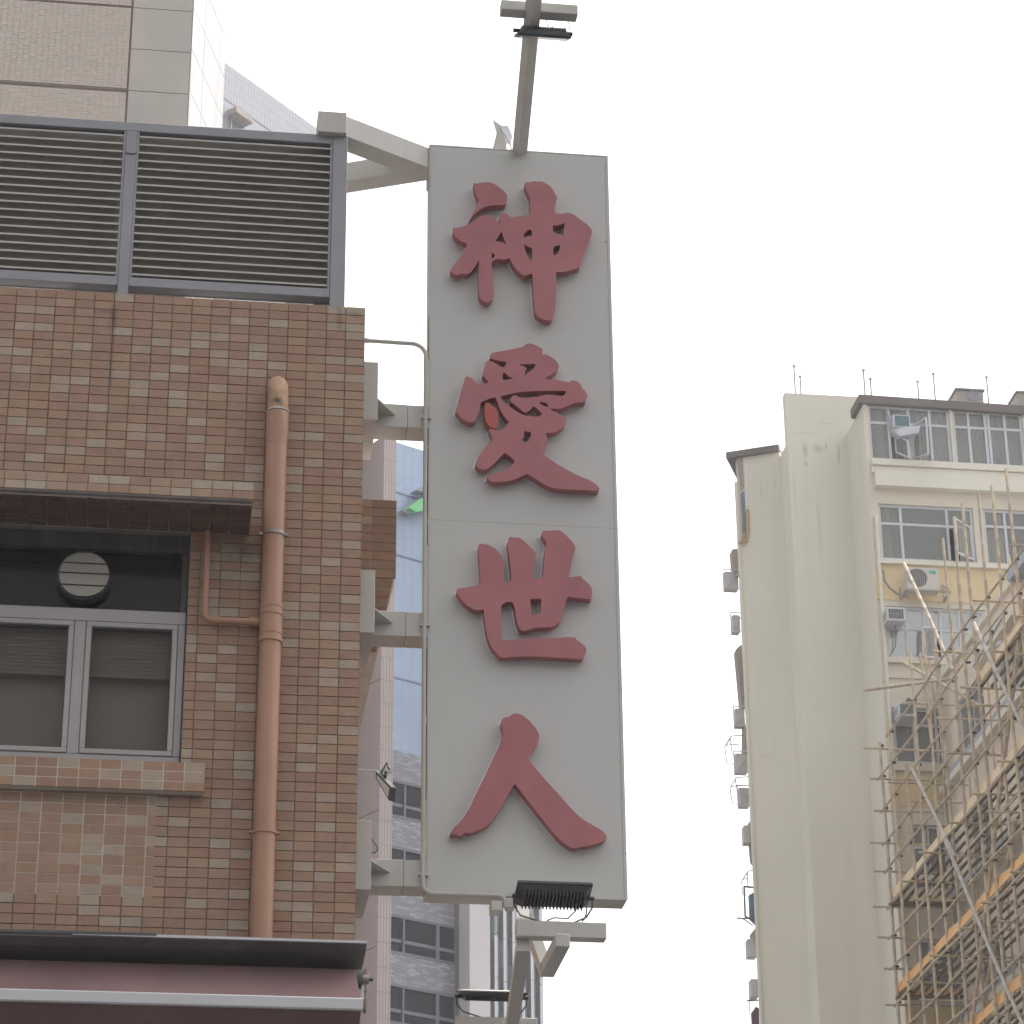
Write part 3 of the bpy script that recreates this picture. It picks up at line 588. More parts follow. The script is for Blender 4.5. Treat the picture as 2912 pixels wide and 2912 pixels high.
# floodlights
def floodlight(label, cen, wid, dep, tilt, lens_up=True, hgt=.055):
    """slim LED floodlight: tray, lens, cooling fins, knobs and yoke; tilt about the X axis"""
    c = Vector(cen); R_ = Matrix.Translation(c) @ Matrix.Rotation(tilt, 4, 'X')
    t = thing('floodlight', label, 'floodlight', c, 'floodlights aimed at the hanging sign')
    def tb(mb): mb.v = [tuple(R_ @ Vector(p)) for p in mb.v]; return mb
    w2, d2 = wid / 2, dep / 2
    body = MB().hexa([(-w2 * .86, -d2 * .8, -hgt), (w2 * .86, -d2 * .8, -hgt), (w2 * .86, d2 * .8, -hgt), (-w2 * .86, d2 * .8, -hgt), (-w2, -d2, -.016), (w2, -d2, -.016), (w2, d2, -.016), (-w2, d2, -.016)])
    tb(body).build('body', M['black'], t)
    rim = MB(); rim.box(-w2 - .006, w2 + .006, -d2 - .006, d2 + .006, -.0155, 0); tb(rim).build('rim', M['black'], t, bevel=.002)
    tb(MB().box(-w2 + .012, w2 - .012, -d2 + .012, d2 - .012, .0005, .003)).build('lens', M['lens'], t)
    f = MB(); n = 18
    for i in range(n):
        x = -w2 * .82 + i * w2 * 1.64 / (n - 1)
        f.hexa([(x - .0025, -d2 * .7, -hgt - .02), (x + .0025, -d2 * .7, -hgt - .02), (x + .0025, d2 * .7, -hgt - .02), (x - .0025, d2 * .7, -hgt - .02), (x - .0045, -d2 * .78, -hgt), (x + .0045, -d2 * .78, -hgt), (x + .0045, d2 * .78, -hgt), (x - .0045, d2 * .78, -hgt)])
    tb(f).build('cooling_fins', M['black'], t)
    for s in (-1, 1):
        k = MB().tube([(s * (w2 * .88), 0, -.03), (s * (w2 + .022), 0, -.03)], .011, 12); tb(k).build('knob', M['black'], t, True)
    return t, R_
fl, Rf = floodlight('black finned floodlight tilted in front of the sign foot', aY(1572, 2536, LYc + .05), .345, .17, math.radians(-16), hgt=.042)
def yoke(t, R_, wid, base):
    for s in (-1, 1):
        a = R_ @ Vector((s * (wid / 2 + .014), 0, -.03)); b = Vector((base.x + s * .06, base.y, base.z))
        MB().tube([a, Vector((a.x, a.y, (a.z + b.z) / 2 + .02)), Vector((a.x - s * .03, (a.y + b.y) / 2, b.z + .035)), b], .004, 6).build('yoke', M['black'], t, True)
yoke(fl, Rf, .345, Vector((aY(1590, 2640, LYc).x, LYc + .04, zl1)))
fl2, Rf2 = floodlight('black floodlight facing up, lowest one, half behind the sloping arm', aY(1398, 2818, RYc + .05), .325, .2, math.radians(17), hgt=.03)
yoke(fl2, Rf2, .325, Vector(((r0.x + r1.x) / 2, RYc + .03, rz)))
fl3, Rf3 = floodlight('thin floodlight hanging under the crossbar high above the sign', aY(1543, 108, TYc + .0), .27, .16, math.radians(180 + 30), hgt=.035)
for xx in (1561, 1622):
    a = aY(xx, 98, TYc); b = aY(xx - 8, 56, TYc)
    MB().tube([a, a * .5 + b * .5 + Vector((.003, 0, .0)), b], .0025, 6).build('yoke', M['black'], fl3, True)
# small floodlight on an arm at the wall
wf = S - .05
c4 = aY(1088, 2242, wf)
fl4 = thing('floodlight', 'small square floodlight on a thin arm between the tiled wall and the sign', 'floodlight', c4, 'floodlights aimed at the hanging sign')
pl = [aY(x, y, wf) for x, y in ((1069, 2192), (1075, 2190), (1112, 2238), (1111, 2272), (1104, 2277), (1070, 2212))]
MB().prism([aY(x, y, wf) for x, y in ((1069, 2192), (1112, 2238), (1106, 2277), (1068, 2212))], (.03, .045, .012)).build('body', M['black'], fl4)
MB().prism([aY(x, y, wf - .002) for x, y in ((1072, 2203), (1107, 2241), (1103, 2268), (1071, 2212))], (.0, .0015, 0)).build('lens', M['lens'], fl4)
MB().beam(aY(1018, 2189, wf + .05), aY(1115, 2194, wf + .05), .012, .012).build('arm', M['bar'], fl4)
MB().tube([aY(1085, 2195, wf + .03), aY(1100, 2170, wf + .05), aY(1103, 2182, wf + .05), aY(1110, 2192, wf + .05)], .005, 6).build('cable', M['cable'], fl4, True)
MB().tube([aY(1095, 2210, wf + .03), aY(1098, 2196, wf + .05)], .009, 8).build('knob', M['black'], fl4, True)
# cables at the lower lamp and above the sign
cb_ = MB().tube([aY(1640, 2565, LYc + .02), aY(1637, 2590, LYc), aY(1615, 2612, LYc), aY(1575, 2610, LYc), aY(1555, 2618, LYc)], .0035, 6).build('cable', M['cable'], None, True)
tag(cb_, 'dark cable drooping from the front floodlight to the lower crossbar', 'cable')
cb2 = MB().tube([aY(1668, 2560, LYc + .02), aY(1668, 2595, LYc), aY(1663, 2612, LYc), aY(1655, 2620, LYc)], .0035, 6).build('cable', M['cable'], None, True)
tag(cb2, 'short dark cable dropping straight at the right of the front floodlight', 'cable')
cb3 = MB().tube([aY(1421, 362, S - .0), aY(1430, 375, S - .0), aY(1443, 395, S), aY(1451, 412, S), aY(1455, 424, S)], .004, 6).build('cable', M['conduit'], None, True)
tag(cb3, 'thin cable curling over the bracket on top of the sign', 'cable')
cb4 = MB().tube([aY(1562, 80, TYc), aY(1580, 73, TYc), aY(1597, 73, TYc), aY(1608, 82, TYc), aY(1612, 92, TYc)], .0018, 6).build('cable', M['cable'], None, True)
tag(cb4, 'thin wire looping over the top floodlight', 'cable')

# conduit from the wall down the sign's edge
cy = S - .02; cr_ = .0112
g0, g1 = aY(1040, 968, cy), aY(1165, 976, cy)
xk = aY(1208, 1500, cy).x; zk = aY(1198, 2500, cy).z
pts = [Vector((XE, cy, g0.z)), Vector((g1.x, cy, g0.z - .004))]
pts += arc((xk - .075, cy, g0.z - .079), .075, math.pi / 2, 0, (1, 0, 0), (0, 0, 1), 8)
zb3 = aY(1290, 2543, cy).z
pts += arc((xk + .05, cy, zb3 + .05), .05, math.pi, 1.5 * math.pi, (1, 0, 0), (0, 0, 1), 8)
xe = aY(1436, 2560, cy).x
pts += arc((xe - .03, cy, zb3 - .03), .03, math.pi / 2, 0, (1, 0, 0), (0, 0, 1), 6)
pts += [Vector((xe, cy, zb3 - .06))]
cd_ = thing('conduit_pipe', 'pale conduit running from the tiled wall down the left edge of the sign', 'pipe', (XE, cy, g0.z))
MB().tube(pts, cr_, 14).build('pipe', M['conduit'], cd_, True)
MB().tube([(XE - .002, cy, g0.z), (XE + .045, cy, g0.z)], cr_ + .003, 14).build('collar', M['conduit'], cd_, True)
for y in (1185, 1775, 2485):
    z = aY(1205, y, cy).z; B(xk - .022, xk + .03, cy - .004, cy + .02, z - .008, z + .008).build('saddle', M['paint'], cd_)
cb5 = MB().tube([aY(1055, 2380, S), aY(1062, 2395, S), aY(1072, 2405, S), aY(1074, 2416, S), aY(1066, 2425, S), aY(1056, 2424, S)], .004, 6).build('cable', M['cable'], None, True)
tag(cb5, 'loose loop of black wire beside the lowest wall plate', 'cable')

# tiled hood over a window of the side street front
h2x = 1.19; h2y = D + .586; h2z0 = 5.887; h2z1 = aY(1100, 1421, h2y).z
h2 = B(XE, h2x - .006, h2y + .006, h2y + 2.4, h2z0 + .004, h2z1 - .003).build('window_hood', M['grout_dark'], bld)
tm = [tile_mesh(.0965, TH - .0045, M['tile']), tile_mesh(.126, TH - .0045, M['tile'])]
nr = int(round((h2z1 - h2z0) / TH)); hp = (h2z1 - h2z0) / nr
for r in range(nr):
    add_tile(tm[0], Matrix.Translation((XE + .003, h2y, h2z0 + r * hp + .002)), h2)
    add_tile(tm[1], Matrix.Translation((XE + .1025, h2y, h2z0 + r * hp + .002)), h2)
for r in range(20):
    for c in range(2): add_tile(tm[0], Matrix.Translation((XE + .004 + c * .112, h2y + .006 + r * .05, h2z0)) @ Matrix.Rotation(math.pi / 2, 4, 'X').inverted(), h2)

# ------------------------------------------------------------------ awning
aw = thing('awning', 'half-rolled maroon awning under a grey flashing at the foot of the tiled wall', 'awning', (-1, D - .1, 3.4))
fy = D - .30
fz = aY(1040, 2677, fy).z; fx1 = aY(1043, 2678, fy).x; ax0 = -2.6
def strip(name, x0, x1, prof, t, m, bend=None):
    b = MB(); n = len(prof)
    for i in range(n - 1):
        (ya, za_), (yb, zb_) = prof[i], prof[i + 1]
        b.hexa([(x0, ya, za_ - t), (x1, ya, za_ - t), (x1, yb, zb_ - t), (x0, yb, zb_ - t), (x0, ya, za_), (x1, ya, za_), (x1, yb, zb_), (x0, yb, zb_)])
    return b.build(name, m, aw)
prof = [(fy, fz), (fy + .004, fz - .012), (fy + .08, fz - .035), (fy + .2, fz - .05), (D - .002, fz - .055)]
xj = aY(204, 2675, fy).x
B(xj, fx1 + .001, fy - .004, fy - .0005, fz - .010, fz + .002).build('lip', M['bar'], aw)
strip('flashing', xj, fx1, prof, .003, M['flashing'])
strip('flashing', ax0, xj + .03, [(a_ + (.004 if i_ < 2 else 0), b_ - .004) for i_, (a_, b_) in enumerate(prof)], .003, M['flashing'])
lf = MB()                                                     # second sheet, lifting off at its right end
xe2 = aY(445, 2660, fy - .01).x; dz = aY(445, 2656, fy - .01).z - fz
n = 10
for i in range(n):
    xa_, xb_ = ax0 + (xe2 - ax0) * i / n, ax0 + (xe2 - ax0) * (i + 1) / n
    f = lambda x: max(0, dz) * max(0, (x - xj + .35) / (xe2 - xj + .35)) ** 1.3 + .006 + max(0, .0)
    za_, zb_ = fz + f(xa_), fz + f(xb_)
    for (ya, oa), (yb, ob) in (((fy - .01, 0), (fy - .006, -.010)), ((fy - .006, -.010), (fy + .07, -.026))):
        lf.hexa([(xa_, ya, za_ + oa - .003), (xb_, ya, zb_ + oa - .003), (xb_, yb, zb_ + ob - .003), (xa_, yb, za_ + ob - .003), (xa_, ya, za_ + oa), (xb_, ya, zb_ + oa), (xb_, yb, zb_ + ob), (xa_, yb, za_ + ob)])
lf.build('flashing', M['flashing'], aw)
ry = D - .14; rz_ = fz - .135
rx1 = aY(1012, 2775, ry).x
MB().tube([(ax0, ry, rz_), (rx1 + .03, ry, rz_)], .045, 20).build('roller', M['flashing'], aw, True)
MB().tube([(rx1 + .032, ry, rz_), (rx1 + .06, ry, rz_)], .022, 14).build('gear', M['steel'], aw, True)
MB().tube([(rx1 + .061, ry, rz_), (rx1 + .08, ry, rz_)], .008, 10).build('shaft', M['black'], aw, True)
byf = D - .42; bz1_, bz0_ = aY(500, 2823, byf).z, aY(500, 2858, byf).z
b1 = aY(1040, 2840, byf).x
B(ax0, b1 - .006, byf, byf + .05, bz0_, bz1_).build('front_bar', M['bar'], aw, bevel=.006)
B(b1 - .005, b1 + .003, byf - .002, byf + .052, bz0_ - .002, bz1_ + .001).build('end_cap', M['rust'], aw)
cl = MB(); cx1 = b1 - .02
cl.hexa([(ax0, byf + .03, bz1_ - .004), (cx1, byf + .03, bz1_ - .004), (rx1 - .005, ry - .03, rz_ + .034), (ax0, ry - .03, rz_ + .034), (ax0, byf + .03, bz1_ - .002), (cx1, byf + .03, bz1_ - .002), (rx1 - .005, ry - .03, rz_ + .037), (ax0, ry - .03, rz_ + .037)])
cl.build('cloth', M['awning_cloth'], aw)
va = MB(); n = 40
for i in range(n):
    xa_, xb_ = ax0 + (b1 - .02 - ax0) * i / n, ax0 + (b1 - .02 - ax0) * (i + 1) / n
    wv = lambda x: .006 * math.sin(x * 9) + .003 * math.sin(x * 23)
    va.hexa([(xa_, byf + .24 + wv(xa_), bz0_ - .16), (xb_, byf + .24 + wv(xb_), bz0_ - .16), (xb_, byf + .244 + wv(xb_), bz0_ - .16), (xa_, byf + .244 + wv(xa_), bz0_ - .16),
             (xa_, byf + .02, bz0_ - .0005), (xb_, byf + .02, bz0_ - .0005), (xb_, byf + .024, bz0_ - .0005), (xa_, byf + .024, bz0_ - .0005)])
va.build('valance', M['awning_cloth'], aw)
MB().beam((rx1 + .034, ry + .01, rz_ - .03), (b1 - .012, byf + .055, bz1_ - .02), .014, .035).build('bracket', M['louver'], aw)
B(rx1 + .04, rx1 + .052, ry + .0, D - .001, rz_ - .05, rz_ + .05).build('bracket', M['steel'], aw)

ALB = 1.0
# ------------------------------------------------------------------ beige tower behind the louvre screen
TY = 38.0
M['beige_tile'] = tile_mat('beige_tile', [(0, (.665, .575, .505)), (.3, (.65, .565, .495)), (.6, (.675, .585, .515)), (.9, (.635, .55, .485))], .1)
M['beige_grout'] = mat('beige_grout', (.44, .39, .35), .9, .1, 6)
M['granite'] = mat('granite_cladding', (.57, .52, .475), .6, .07, 1.2, .1, 80, streak=.2, dirt=(.3, .28, .26))
M['granite_side'] = mat('pale_granite_side', (.44, .425, .42), .55, .07, 1.0, .1, 60, streak=.6, dirt=(.30, .285, .275))
M['joint_red'] = mat('reddish_joint', (.22, .15, .14), .9, .05)
twr = thing('tower_block', 'beige mosaic tower with a granite edge strip rising behind the louvre screen', 'building', (-3, TY + 6, GROUND))
jx = aY(370, 150, TY).x; ex = aY(541, 150, TY).x; tz0, tz1 = GROUND, 31.0
sdir = Vector((.28, .96, 0)); back = Vector((ex, TY, 0)) + sdir * 2.05
cm = MB()
for z0_, z1_ in ((tz0, tz1),):
    P = [(-14, TY + .02), (ex, TY + .02), (back.x, back.y), (-14, back.y)]
    cm.prism([Vector((x, y, z0_)) for x, y in P], (0, 0, z1_ - z0_))
cm.build('core', M['beige_grout'], twr)
tt = MB(); tw_, th_ = .0985, .0445
hz = [aY(180, y, TY).z for y in (5, 245)]; gapz = hz[0] - hz[1]
zlo = aY(200, 420, TY).z - .5
row = 0; z = zlo
while z < aY(200, -120, TY).z:
    near = any(abs((z + th_ / 2) - (hz[1] + k * gapz)) < .026 for k in range(-1, 3))
    if not near:
        x = jx - .025 - tw_
        while x > -5.3:
            tt.box(x + .004, x + tw_, TY + random.uniform(0, .003), TY + .021, z, z + th_ - .004); x -= tw_
    z += th_
o = tt.build('tile_field', M['beige_tile'], twr); o['kind'] = 'stuff'
for k in range(-1, 3): B(-5.3, jx - .025, TY + .012, TY + .022, hz[1] + k * gapz - .018, hz[1] + k * gapz + .018).build('joint', M['joint_red'], twr)
B(jx - .022, jx + .008, TY + .010, TY + .022, zlo, tz1 - .1).build('joint', M['joint_red'], twr)
gz_ = [aY(450, y, TY).z for y in (27, 145, 263)]; gh = (gz_[0] - gz_[2]) / 2
for k in range(-2, 4):
    z1_ = gz_[2] + k * gh
    B(jx + .010, ex - .004, TY - .004, TY + .021, z1_ + .008, z1_ + gh - .004).build('stone_panel', M['granite'], twr, bevel=.003)
nrm = Vector((.96, -.28, 0))
for k in range(-3, 4):
    z1_ = gz_[1] + .1 + k * gh
    for (a, b) in ((0, .72), (.735, 2.04)):
        p = Vector((ex, TY + .018, z1_)) + sdir * a; q = Vector((ex, TY + .018, z1_)) + sdir * b
        sp_ = MB().prism([p - nrm * .0, q - nrm * .0, q + Vector((0, 0, gh - .012)), p + Vector((0, 0, gh - .012))], nrm * .022)
        if a == 0: sp_.build('stone_panel', M['granite_side'], twr)
        else: sp_.build('stone_panel', M['granite_side'], twr)
wr = MB().tube([aY(612, 120, 45), aY(597, 190, 45) * 0 + aY(594, 178, 45), aY(610, 270, 45), aY(626, 366, 45)], .012, 6)
tag(wr.build('cable', M['cable'], None), 'thin cable hanging between the beige tower and the sloping-roofed white tower', 'cable')

# ------------------------------------------------------------------ white tower with the sloping outline
WT = Vector((.674, .738, 0)); YB = 150.0
a0 = aY(638, 176, YB); zl = a0.z
M['white_rib'] = brick_mat('white_ribbed_tile', (.30, .305, .335), (.285, .29, .32), (.19, .19, .215), .28, .70, tuple(WT), .035, 0.0, .5, .5)
wt = thing('white_tower', 'pale ribbed tower whose roof line slopes down behind the louvre screen', 'building', (a0.x + 6, YB + 8, GROUND))
pA = Vector((a0.x, a0.y, 0)); nW = Vector((.738, -.674, 0)); WLEN = (aP(955, 403, pA, nW).xy.to_3d() - pA).length; pB = pA + WT * WLEN; pC = pB + Vector((-.738, .674, 0)) * 14; pD = pA + Vector((-.738, .674, 0)) * 14
cr = MB(); cr.prism([Vector((p.x, p.y, GROUND)) for p in (pA, pB, pC, pD)], (0, 0, zl - GROUND)); cr.build('wall', M['white_rib'], wt)
def onW(x, y, off=0.0): return aP(x, y, pA + nW * off, nW)
M['white_side'] = mat('white_render', (.62, .62, .64), .6, .04)
j0, j1 = onW(640, 282), onW(790, 388)
jt = MB(); dz_ = Vector((0, 0, .04)); q0 = pA + Vector((0, 0, j0.z)); q1 = pA + WT * (WLEN - .1) + Vector((0, 0, j0.z))
jt.prism([q0 - dz_, q1 - dz_, q1 + dz_, q0 + dz_], nW * .012); jt.build('joint', M['joint_red'], wt)
k0_, k1_ = onW(672, 302, .7), onW(720, 335, .7)
cn = MB(); zt_ = k0_.z
cn.prism([k0_ - Vector((0, 0, .42)) - nW * .7, k1_.xy.to_3d() + Vector((0, 0, zt_ - .42)) - nW * .7, k1_.xy.to_3d() + Vector((0, 0, zt_)) - nW * .7, k0_ - nW * .7], nW * .72)
cn.build('window_canopy', mat('pinkish_canopy', (.40, .32, .28), .8, .1), wt)
wA = Vector((k0_.x, k0_.y, 0)) - nW * .62 + WT * .2; wB = Vector((k1_.x, k1_.y, 0)) - nW * .62 - WT * .05; wz = zt_ - .43
fw_ = MB(); dW = (wB - wA).normalized(); WL = (wB - wA).length
def wq(s0, s1, z0_, z1_, o0, o1): 
    P = [wA + dW * s0 + nW * o0, wA + dW * s1 + nW * o0, wA + dW * s1 + nW * o1, wA + dW * s0 + nW * o1]
    return [Vector((p.x, p.y, z0_)) for p in P] + [Vector((p.x, p.y, z1_)) for p in P]
for s0, s1, z0_, z1_ in ((0, .12, wz - 3.5, wz), (WL - .12, WL, wz - 3.5, wz), (.121, WL - .121, wz - .12, wz), (.121, WL - .121, wz - 1.5, wz - 1.38), (WL * .62, WL * .62 + .12, wz - 3.5, wz - 1.51)):
    fw_.hexa(wq(s0, s1, z0_, z1_, 0, .05))
wo = fw_.build('window', M['frame'], wt)
pn = MB().hexa(wq(.12, WL - .12, wz - 3.5, wz - .12, .01, .02)); pn.build('pane', glass_mat('far_glass', (.3, .35, .4), .2, .3, 0, (.06, .08, .10)), wo)

# ------------------------------------------------------------------ office tower with blue and grey mosaic, behind the sign
OD = Vector((.876, .482, 0)); OP = Vector((-.482, .876, 0)); OY = 95.0
oc = aY(1108, 2300, OY); cxy = Vector((oc.x, oc.y, 0)); oN = Vector((.482, -.876, 0))
def onO(x, y, off=0.0): return aP(x, y, cxy + oN * off, oN)
ofz = onO(1116, 1254).z; zband = onO(1112, 2130).z
M['blue_tile'] = brick_mat('blue_mosaic', (.36, .465, .64), (.40, .505, .67), (.31, .40, .56), .40, .11, tuple(OD), .022, .0, .3, .3)
M['grey_mosaic'] = brick_mat('grey_mosaic', (.25, .25, .285), (.55, .55, .59), (.22, .22, .25), .30, .085, tuple(OD), .012, .37, .45, .5, -.35)
M['pink_tile'] = brick_mat('pink_mosaic', (.68, .50, .465), (.65, .48, .445), (.54, .40, .375), .3, .15, tuple(OP), .01, .0, .5, .2)
M['pink_rib'] = brick_mat('pink_pilaster', (.43, .34, .325), (.46, .36, .34), (.30, .24, .235), .13, .9, tuple(OD), .02, .0, .5, .5)
ot = thing('office_tower', 'pink-cornered office tower, blue mosaic above grey mosaic, behind the gap left of the sign', 'building', (cxy.x + 8, cxy.y + 12, GROUND))
rp = onO(1352, 2700)                       # right end of the mosaic
LN = (Vector((rp.x, rp.y, 0)) - cxy).length
def oquad(mb, s0, s1, z0_, z1_, o0, o1):
    P = [cxy + OD * s0 + oN * o0, cxy + OD * s1 + oN * o0, cxy + OD * s1 + oN * o1, cxy + OD * s0 + oN * o1]
    mb.hexa([Vector((p.x, p.y, z0_)) for p in P] + [Vector((p.x, p.y, z1_)) for p in P]); return mb
sOf = lambda x, y: (onO(x, y).xy.to_3d() - cxy).dot(OD)
cp0 = sOf(1299, 2650)                       # pink column at the right end of the grey mosaic
oquad(MB(), 0, cp0, zband, ofz, -12, 0).build('blue_wall', M['blue_tile'], ot)
for y in (1400, 1578, 1752, 1928):
    z = onO(1125, y).z; oquad(MB(), .01, cp0, z - .05, z + .05, 0.0, .004).build('joint', mat('blue_joint', (.16, .2, .3), .8, .05) if y == 1400 else bpy.data.materials['blue_joint'], ot)
fh = onO(1112, 2597).z - onO(1112, 2795).z
wtop = onO(1112, 2597).z; wh = wtop - onO(1112, 2710).z
gw = MB(); tops = [wtop + k * fh for k in range(-9, 3)]
prev = zband - .002
for t in reversed(tops):
    oquad(gw, 0, cp0, t, prev, -12, 0) if prev > t else None
    prev = t - wh
oquad(gw, 0, cp0, GROUND, prev, -12, 0); gw.build('mosaic_wall', M['grey_mosaic'], ot)
oquad(MB(), .05, cp0, GROUND, zband - .01, -12, -.6).build('core', mat('unlit_office', (.03, .03, .035), .9, .1), ot)
M['slate'] = mat('slate_frame', (.16, .17, .20), .5, .05)
OG = glass_mat('office_glass', (.3, .32, .36), .35, .35, .0, (.02, .021, .028))
OG.node_tree.nodes['Principled BSDF'].inputs['Specular IOR Level'].default_value = .15
for t in tops[5:]:
    t = min(t, zband - .05)
    f = MB(); z1_, z0_ = t - .004, t - wh + .004; e = .07
    segs = [0.02, cp0 * .215, cp0 * .72, cp0 - .02]
    oquad(f, .02, cp0 - .02, z1_ - .1, z1_, -.16, .01); oquad(f, .02, cp0 - .02, z0_, z0_ + .1, -.16, .01)
    for s in segs: oquad(f, s - e * (s > 1) , s + e, z0_ + .101, z1_ - .101, -.16, .01)
    zt2 = z0_ + .1 + (z1_ - z0_) * .27
    for i in range(3): oquad(f, segs[i] + e + .001, segs[i + 1] - e - .001, zt2 - .06, zt2 + .06, -.16, .005)
    wo = f.build('window', M['slate'], ot)
    for i in range(3):
        for (a, b) in ((z0_ + .102, zt2 - .062), (zt2 + .062, z1_ - .102)):
            oquad(MB(), segs[i] + e + .002, segs[i + 1] - e - .002, a, b, -.10, -.07).build('pane', OG, wo)
oquad(MB(), -.55, -.001, GROUND, ofz + .01, -2, .18).build('pilaster', M['pink_rib'], ot)
lenp = 14.0
pk = MB(); c2 = cxy + OD * -.55 + oN * .12
pk.prism([Vector((p.x, p.y, GROUND)) for p in (c2, c2 + OP * lenp, c2 + OP * lenp + OD * 4, c2 + OD * .5)], (0, 0, ofz + .02 - GROUND)); pk.build('pink_wall', M['pink_tile'], ot)
for k in range(0, 6):
    if onO(1090, 2310).z + (k - 1) * fh * 2 > ofz - .2: continue
    z = onO(1090, 2310).z + (k - 1) * fh * 2
    pj = MB(); a = c2 - OD * .006; pj.prism([Vector((a.x, a.y, z)), Vector((a.x, a.y, z)) + OP * lenp, Vector((a.x, a.y, z + .04)) + OP * lenp, Vector((a.x, a.y, z + .04))], OD * .005); pj.build('joint', M['joint_red'], ot)
oquad(MB(), cp0, LN - .9, GROUND, ofz, -10, .25).build('pink_column', mat('pink_column_tile', (.52, .44, .42), .5, .05, .6), ot)
oquad(MB(), LN - .9, LN, GROUND, ofz, -10, .9).build('pale_column', mat('pale_column_tile', (.62, .58, .60), .4, .04, .6), ot)
# green letter fixed to the blue wall
gl_ = thing('wall_letter', 'corner of a green raised letter on the blue tower wall beside the sign edge', 'sign letter', onO(1190, 1440, .5))
gq = [onO(x, y, .55) for x, y in ((1165, 1444), (1173, 1435), (1197, 1418), (1240, 1400), (1240, 1440), (1200, 1452), (1183, 1456))]
MB().prism(gq, -oN * .25).build('letter_face', mat('green_letter', (.16, .62, .22), .4, .03), gl_)
MB().prism([p - oN * .251 + Vector((0, 0, -.05)) - OD * .18 for p in gq], -oN * .25).build('letter_box', mat('letter_back', (.30, .33, .37), .6, .1), gl_)
gq2 = [onO(x, y, .5) for x, y in ((1183, 1393), (1199, 1384), (1240, 1365), (1240, 1400), (1199, 1397))]
MB().prism(gq2, -oN * .4).build('letter_box', bpy.data.materials['letter_back'], gl_)

# ------------------------------------------------------------------ finned glass tower low down right of the office tower
FY = 150.0; fd = Vector((.252, .968, 0)); fn = Vector((-.968, .252, 0))
gx0, gx1 = aY(1340, 2700, FY), aY(1557, 2800, FY); gtop = aY(1400, 2440, FY).z
ft = thing('glass_tower', 'glass tower with white vertical fins, seen low between the sign foot and the sky', 'building', (gx0.x + 4, FY + 6, GROUND))
fa = Vector((.968, -.252, 0))              # along the front
g0_ = Vector((gx0.x, FY, 0)); FL = (gx1 - gx0).x / fa.x - .4
def fq(mb, s0, s1, z0_, z1_, o0, o1):
    P = [g0_ + fa * s0 - fd * o1, g0_ + fa * s1 - fd * o1, g0_ + fa * s1 - fd * o0, g0_ + fa * s0 - fd * o0]
    mb.hexa([Vector((p.x, p.y, z0_)) for p in P] + [Vector((p.x, p.y, z1_)) for p in P]); return mb
fq(MB(), -.3, FL, GROUND, gtop, -.6, -.05).build('core', M['slate'], ft)
CG = glass_mat('curtain_glass', (.5, .55, .6), .0, .3, .015, (.05, .06, .075)); CG2 = glass_mat('pale_curtain_glass', (.5, .55, .6), .0, .06, .015, (.16, .21, .28))
nb = 8; bw = FL / nb; zf = GROUND; ph = 1.5
fq(MB(), -.1, FL + .1, gtop + .001, gtop + .5, -.6, 1.0).build('crown', M['slate'], ft)
k = 0
zs = [gtop - i * 1.62 for i in range(12)]
for i in range(nb):
    for j in range(11):
        fq(MB(), i * bw + .02, (i + 1) * bw - .02, zs[j + 1] + .03, zs[j] - .03, -.04, -.005).build('pane', CG2 if (i * 3 + j * 2) % 5 == 0 else CG, ft)
fm_ = mat('white_fin', (.80, .82, .84), .3, .03); gm_ = mat('grey_fin', (.40, .40, .40), .5, .05)
for i in range(nb + 1):
    for j in range(8):
        off = -.25 * (i % 3) if j else 0
        fq(MB(), i * bw - .085, i * bw + .085, gtop - (j + 1) * 2.43 + .02 - .25 * (i % 3), gtop - j * 2.43 - .02 + off, 0, .9 if i else .3).build('fin', fm_ if (i + j) % 4 else gm_, ft)

# ------------------------------------------------------------------ apartment block on the right
AY = 64.0; AB = AY + 1.82
M['cream'] = mat('cream_render', (.79, .755, .665), .8, .05, .25, .05, 20, streak=.22, dirt=(.50, .46, .34))
M['cream2'] = mat('yellowish_render', (.79, .748, .64), .8, .05, .22, .05, 20, streak=.25, dirt=(.50, .47, .35))
M['beige'] = mat('beige_render', (.74, .67, .565), .8, .03, .3, streak=.05)
M['yellow'] = mat('yellow_render', (.74, .59, .36), .8, .03, .3, streak=.06, dirt=(.5, .38, .22))
M['roofedge'] = mat('weathered_roof_edge', (.20, .17, .16), .9, .2, .6)
M['upvc'] = mat('white_window_frame', (.62, .63, .68), .4, .03)
M['curtain'] = mat('pale_curtain', (.75, .71, .64), .9, .1, 2)
M['curtain_dark'] = mat('mauve_curtain', (.46, .39, .40), .9, .15, 2)
M['room'] = mat('dim_room', (.26, .25, .235), .9, .2, .4)
AG = glass_mat('flat_glass', (.9, .91, .89), .64, .05, .02, (.46, .47, .465))
AGR = glass_mat('mirror_film_glass', (.9, .91, .89), .35, .04, .25, (.62, .635, .62)); AGR.node_tree.nodes['Principled BSDF'].inputs['Metallic'].default_value = .55
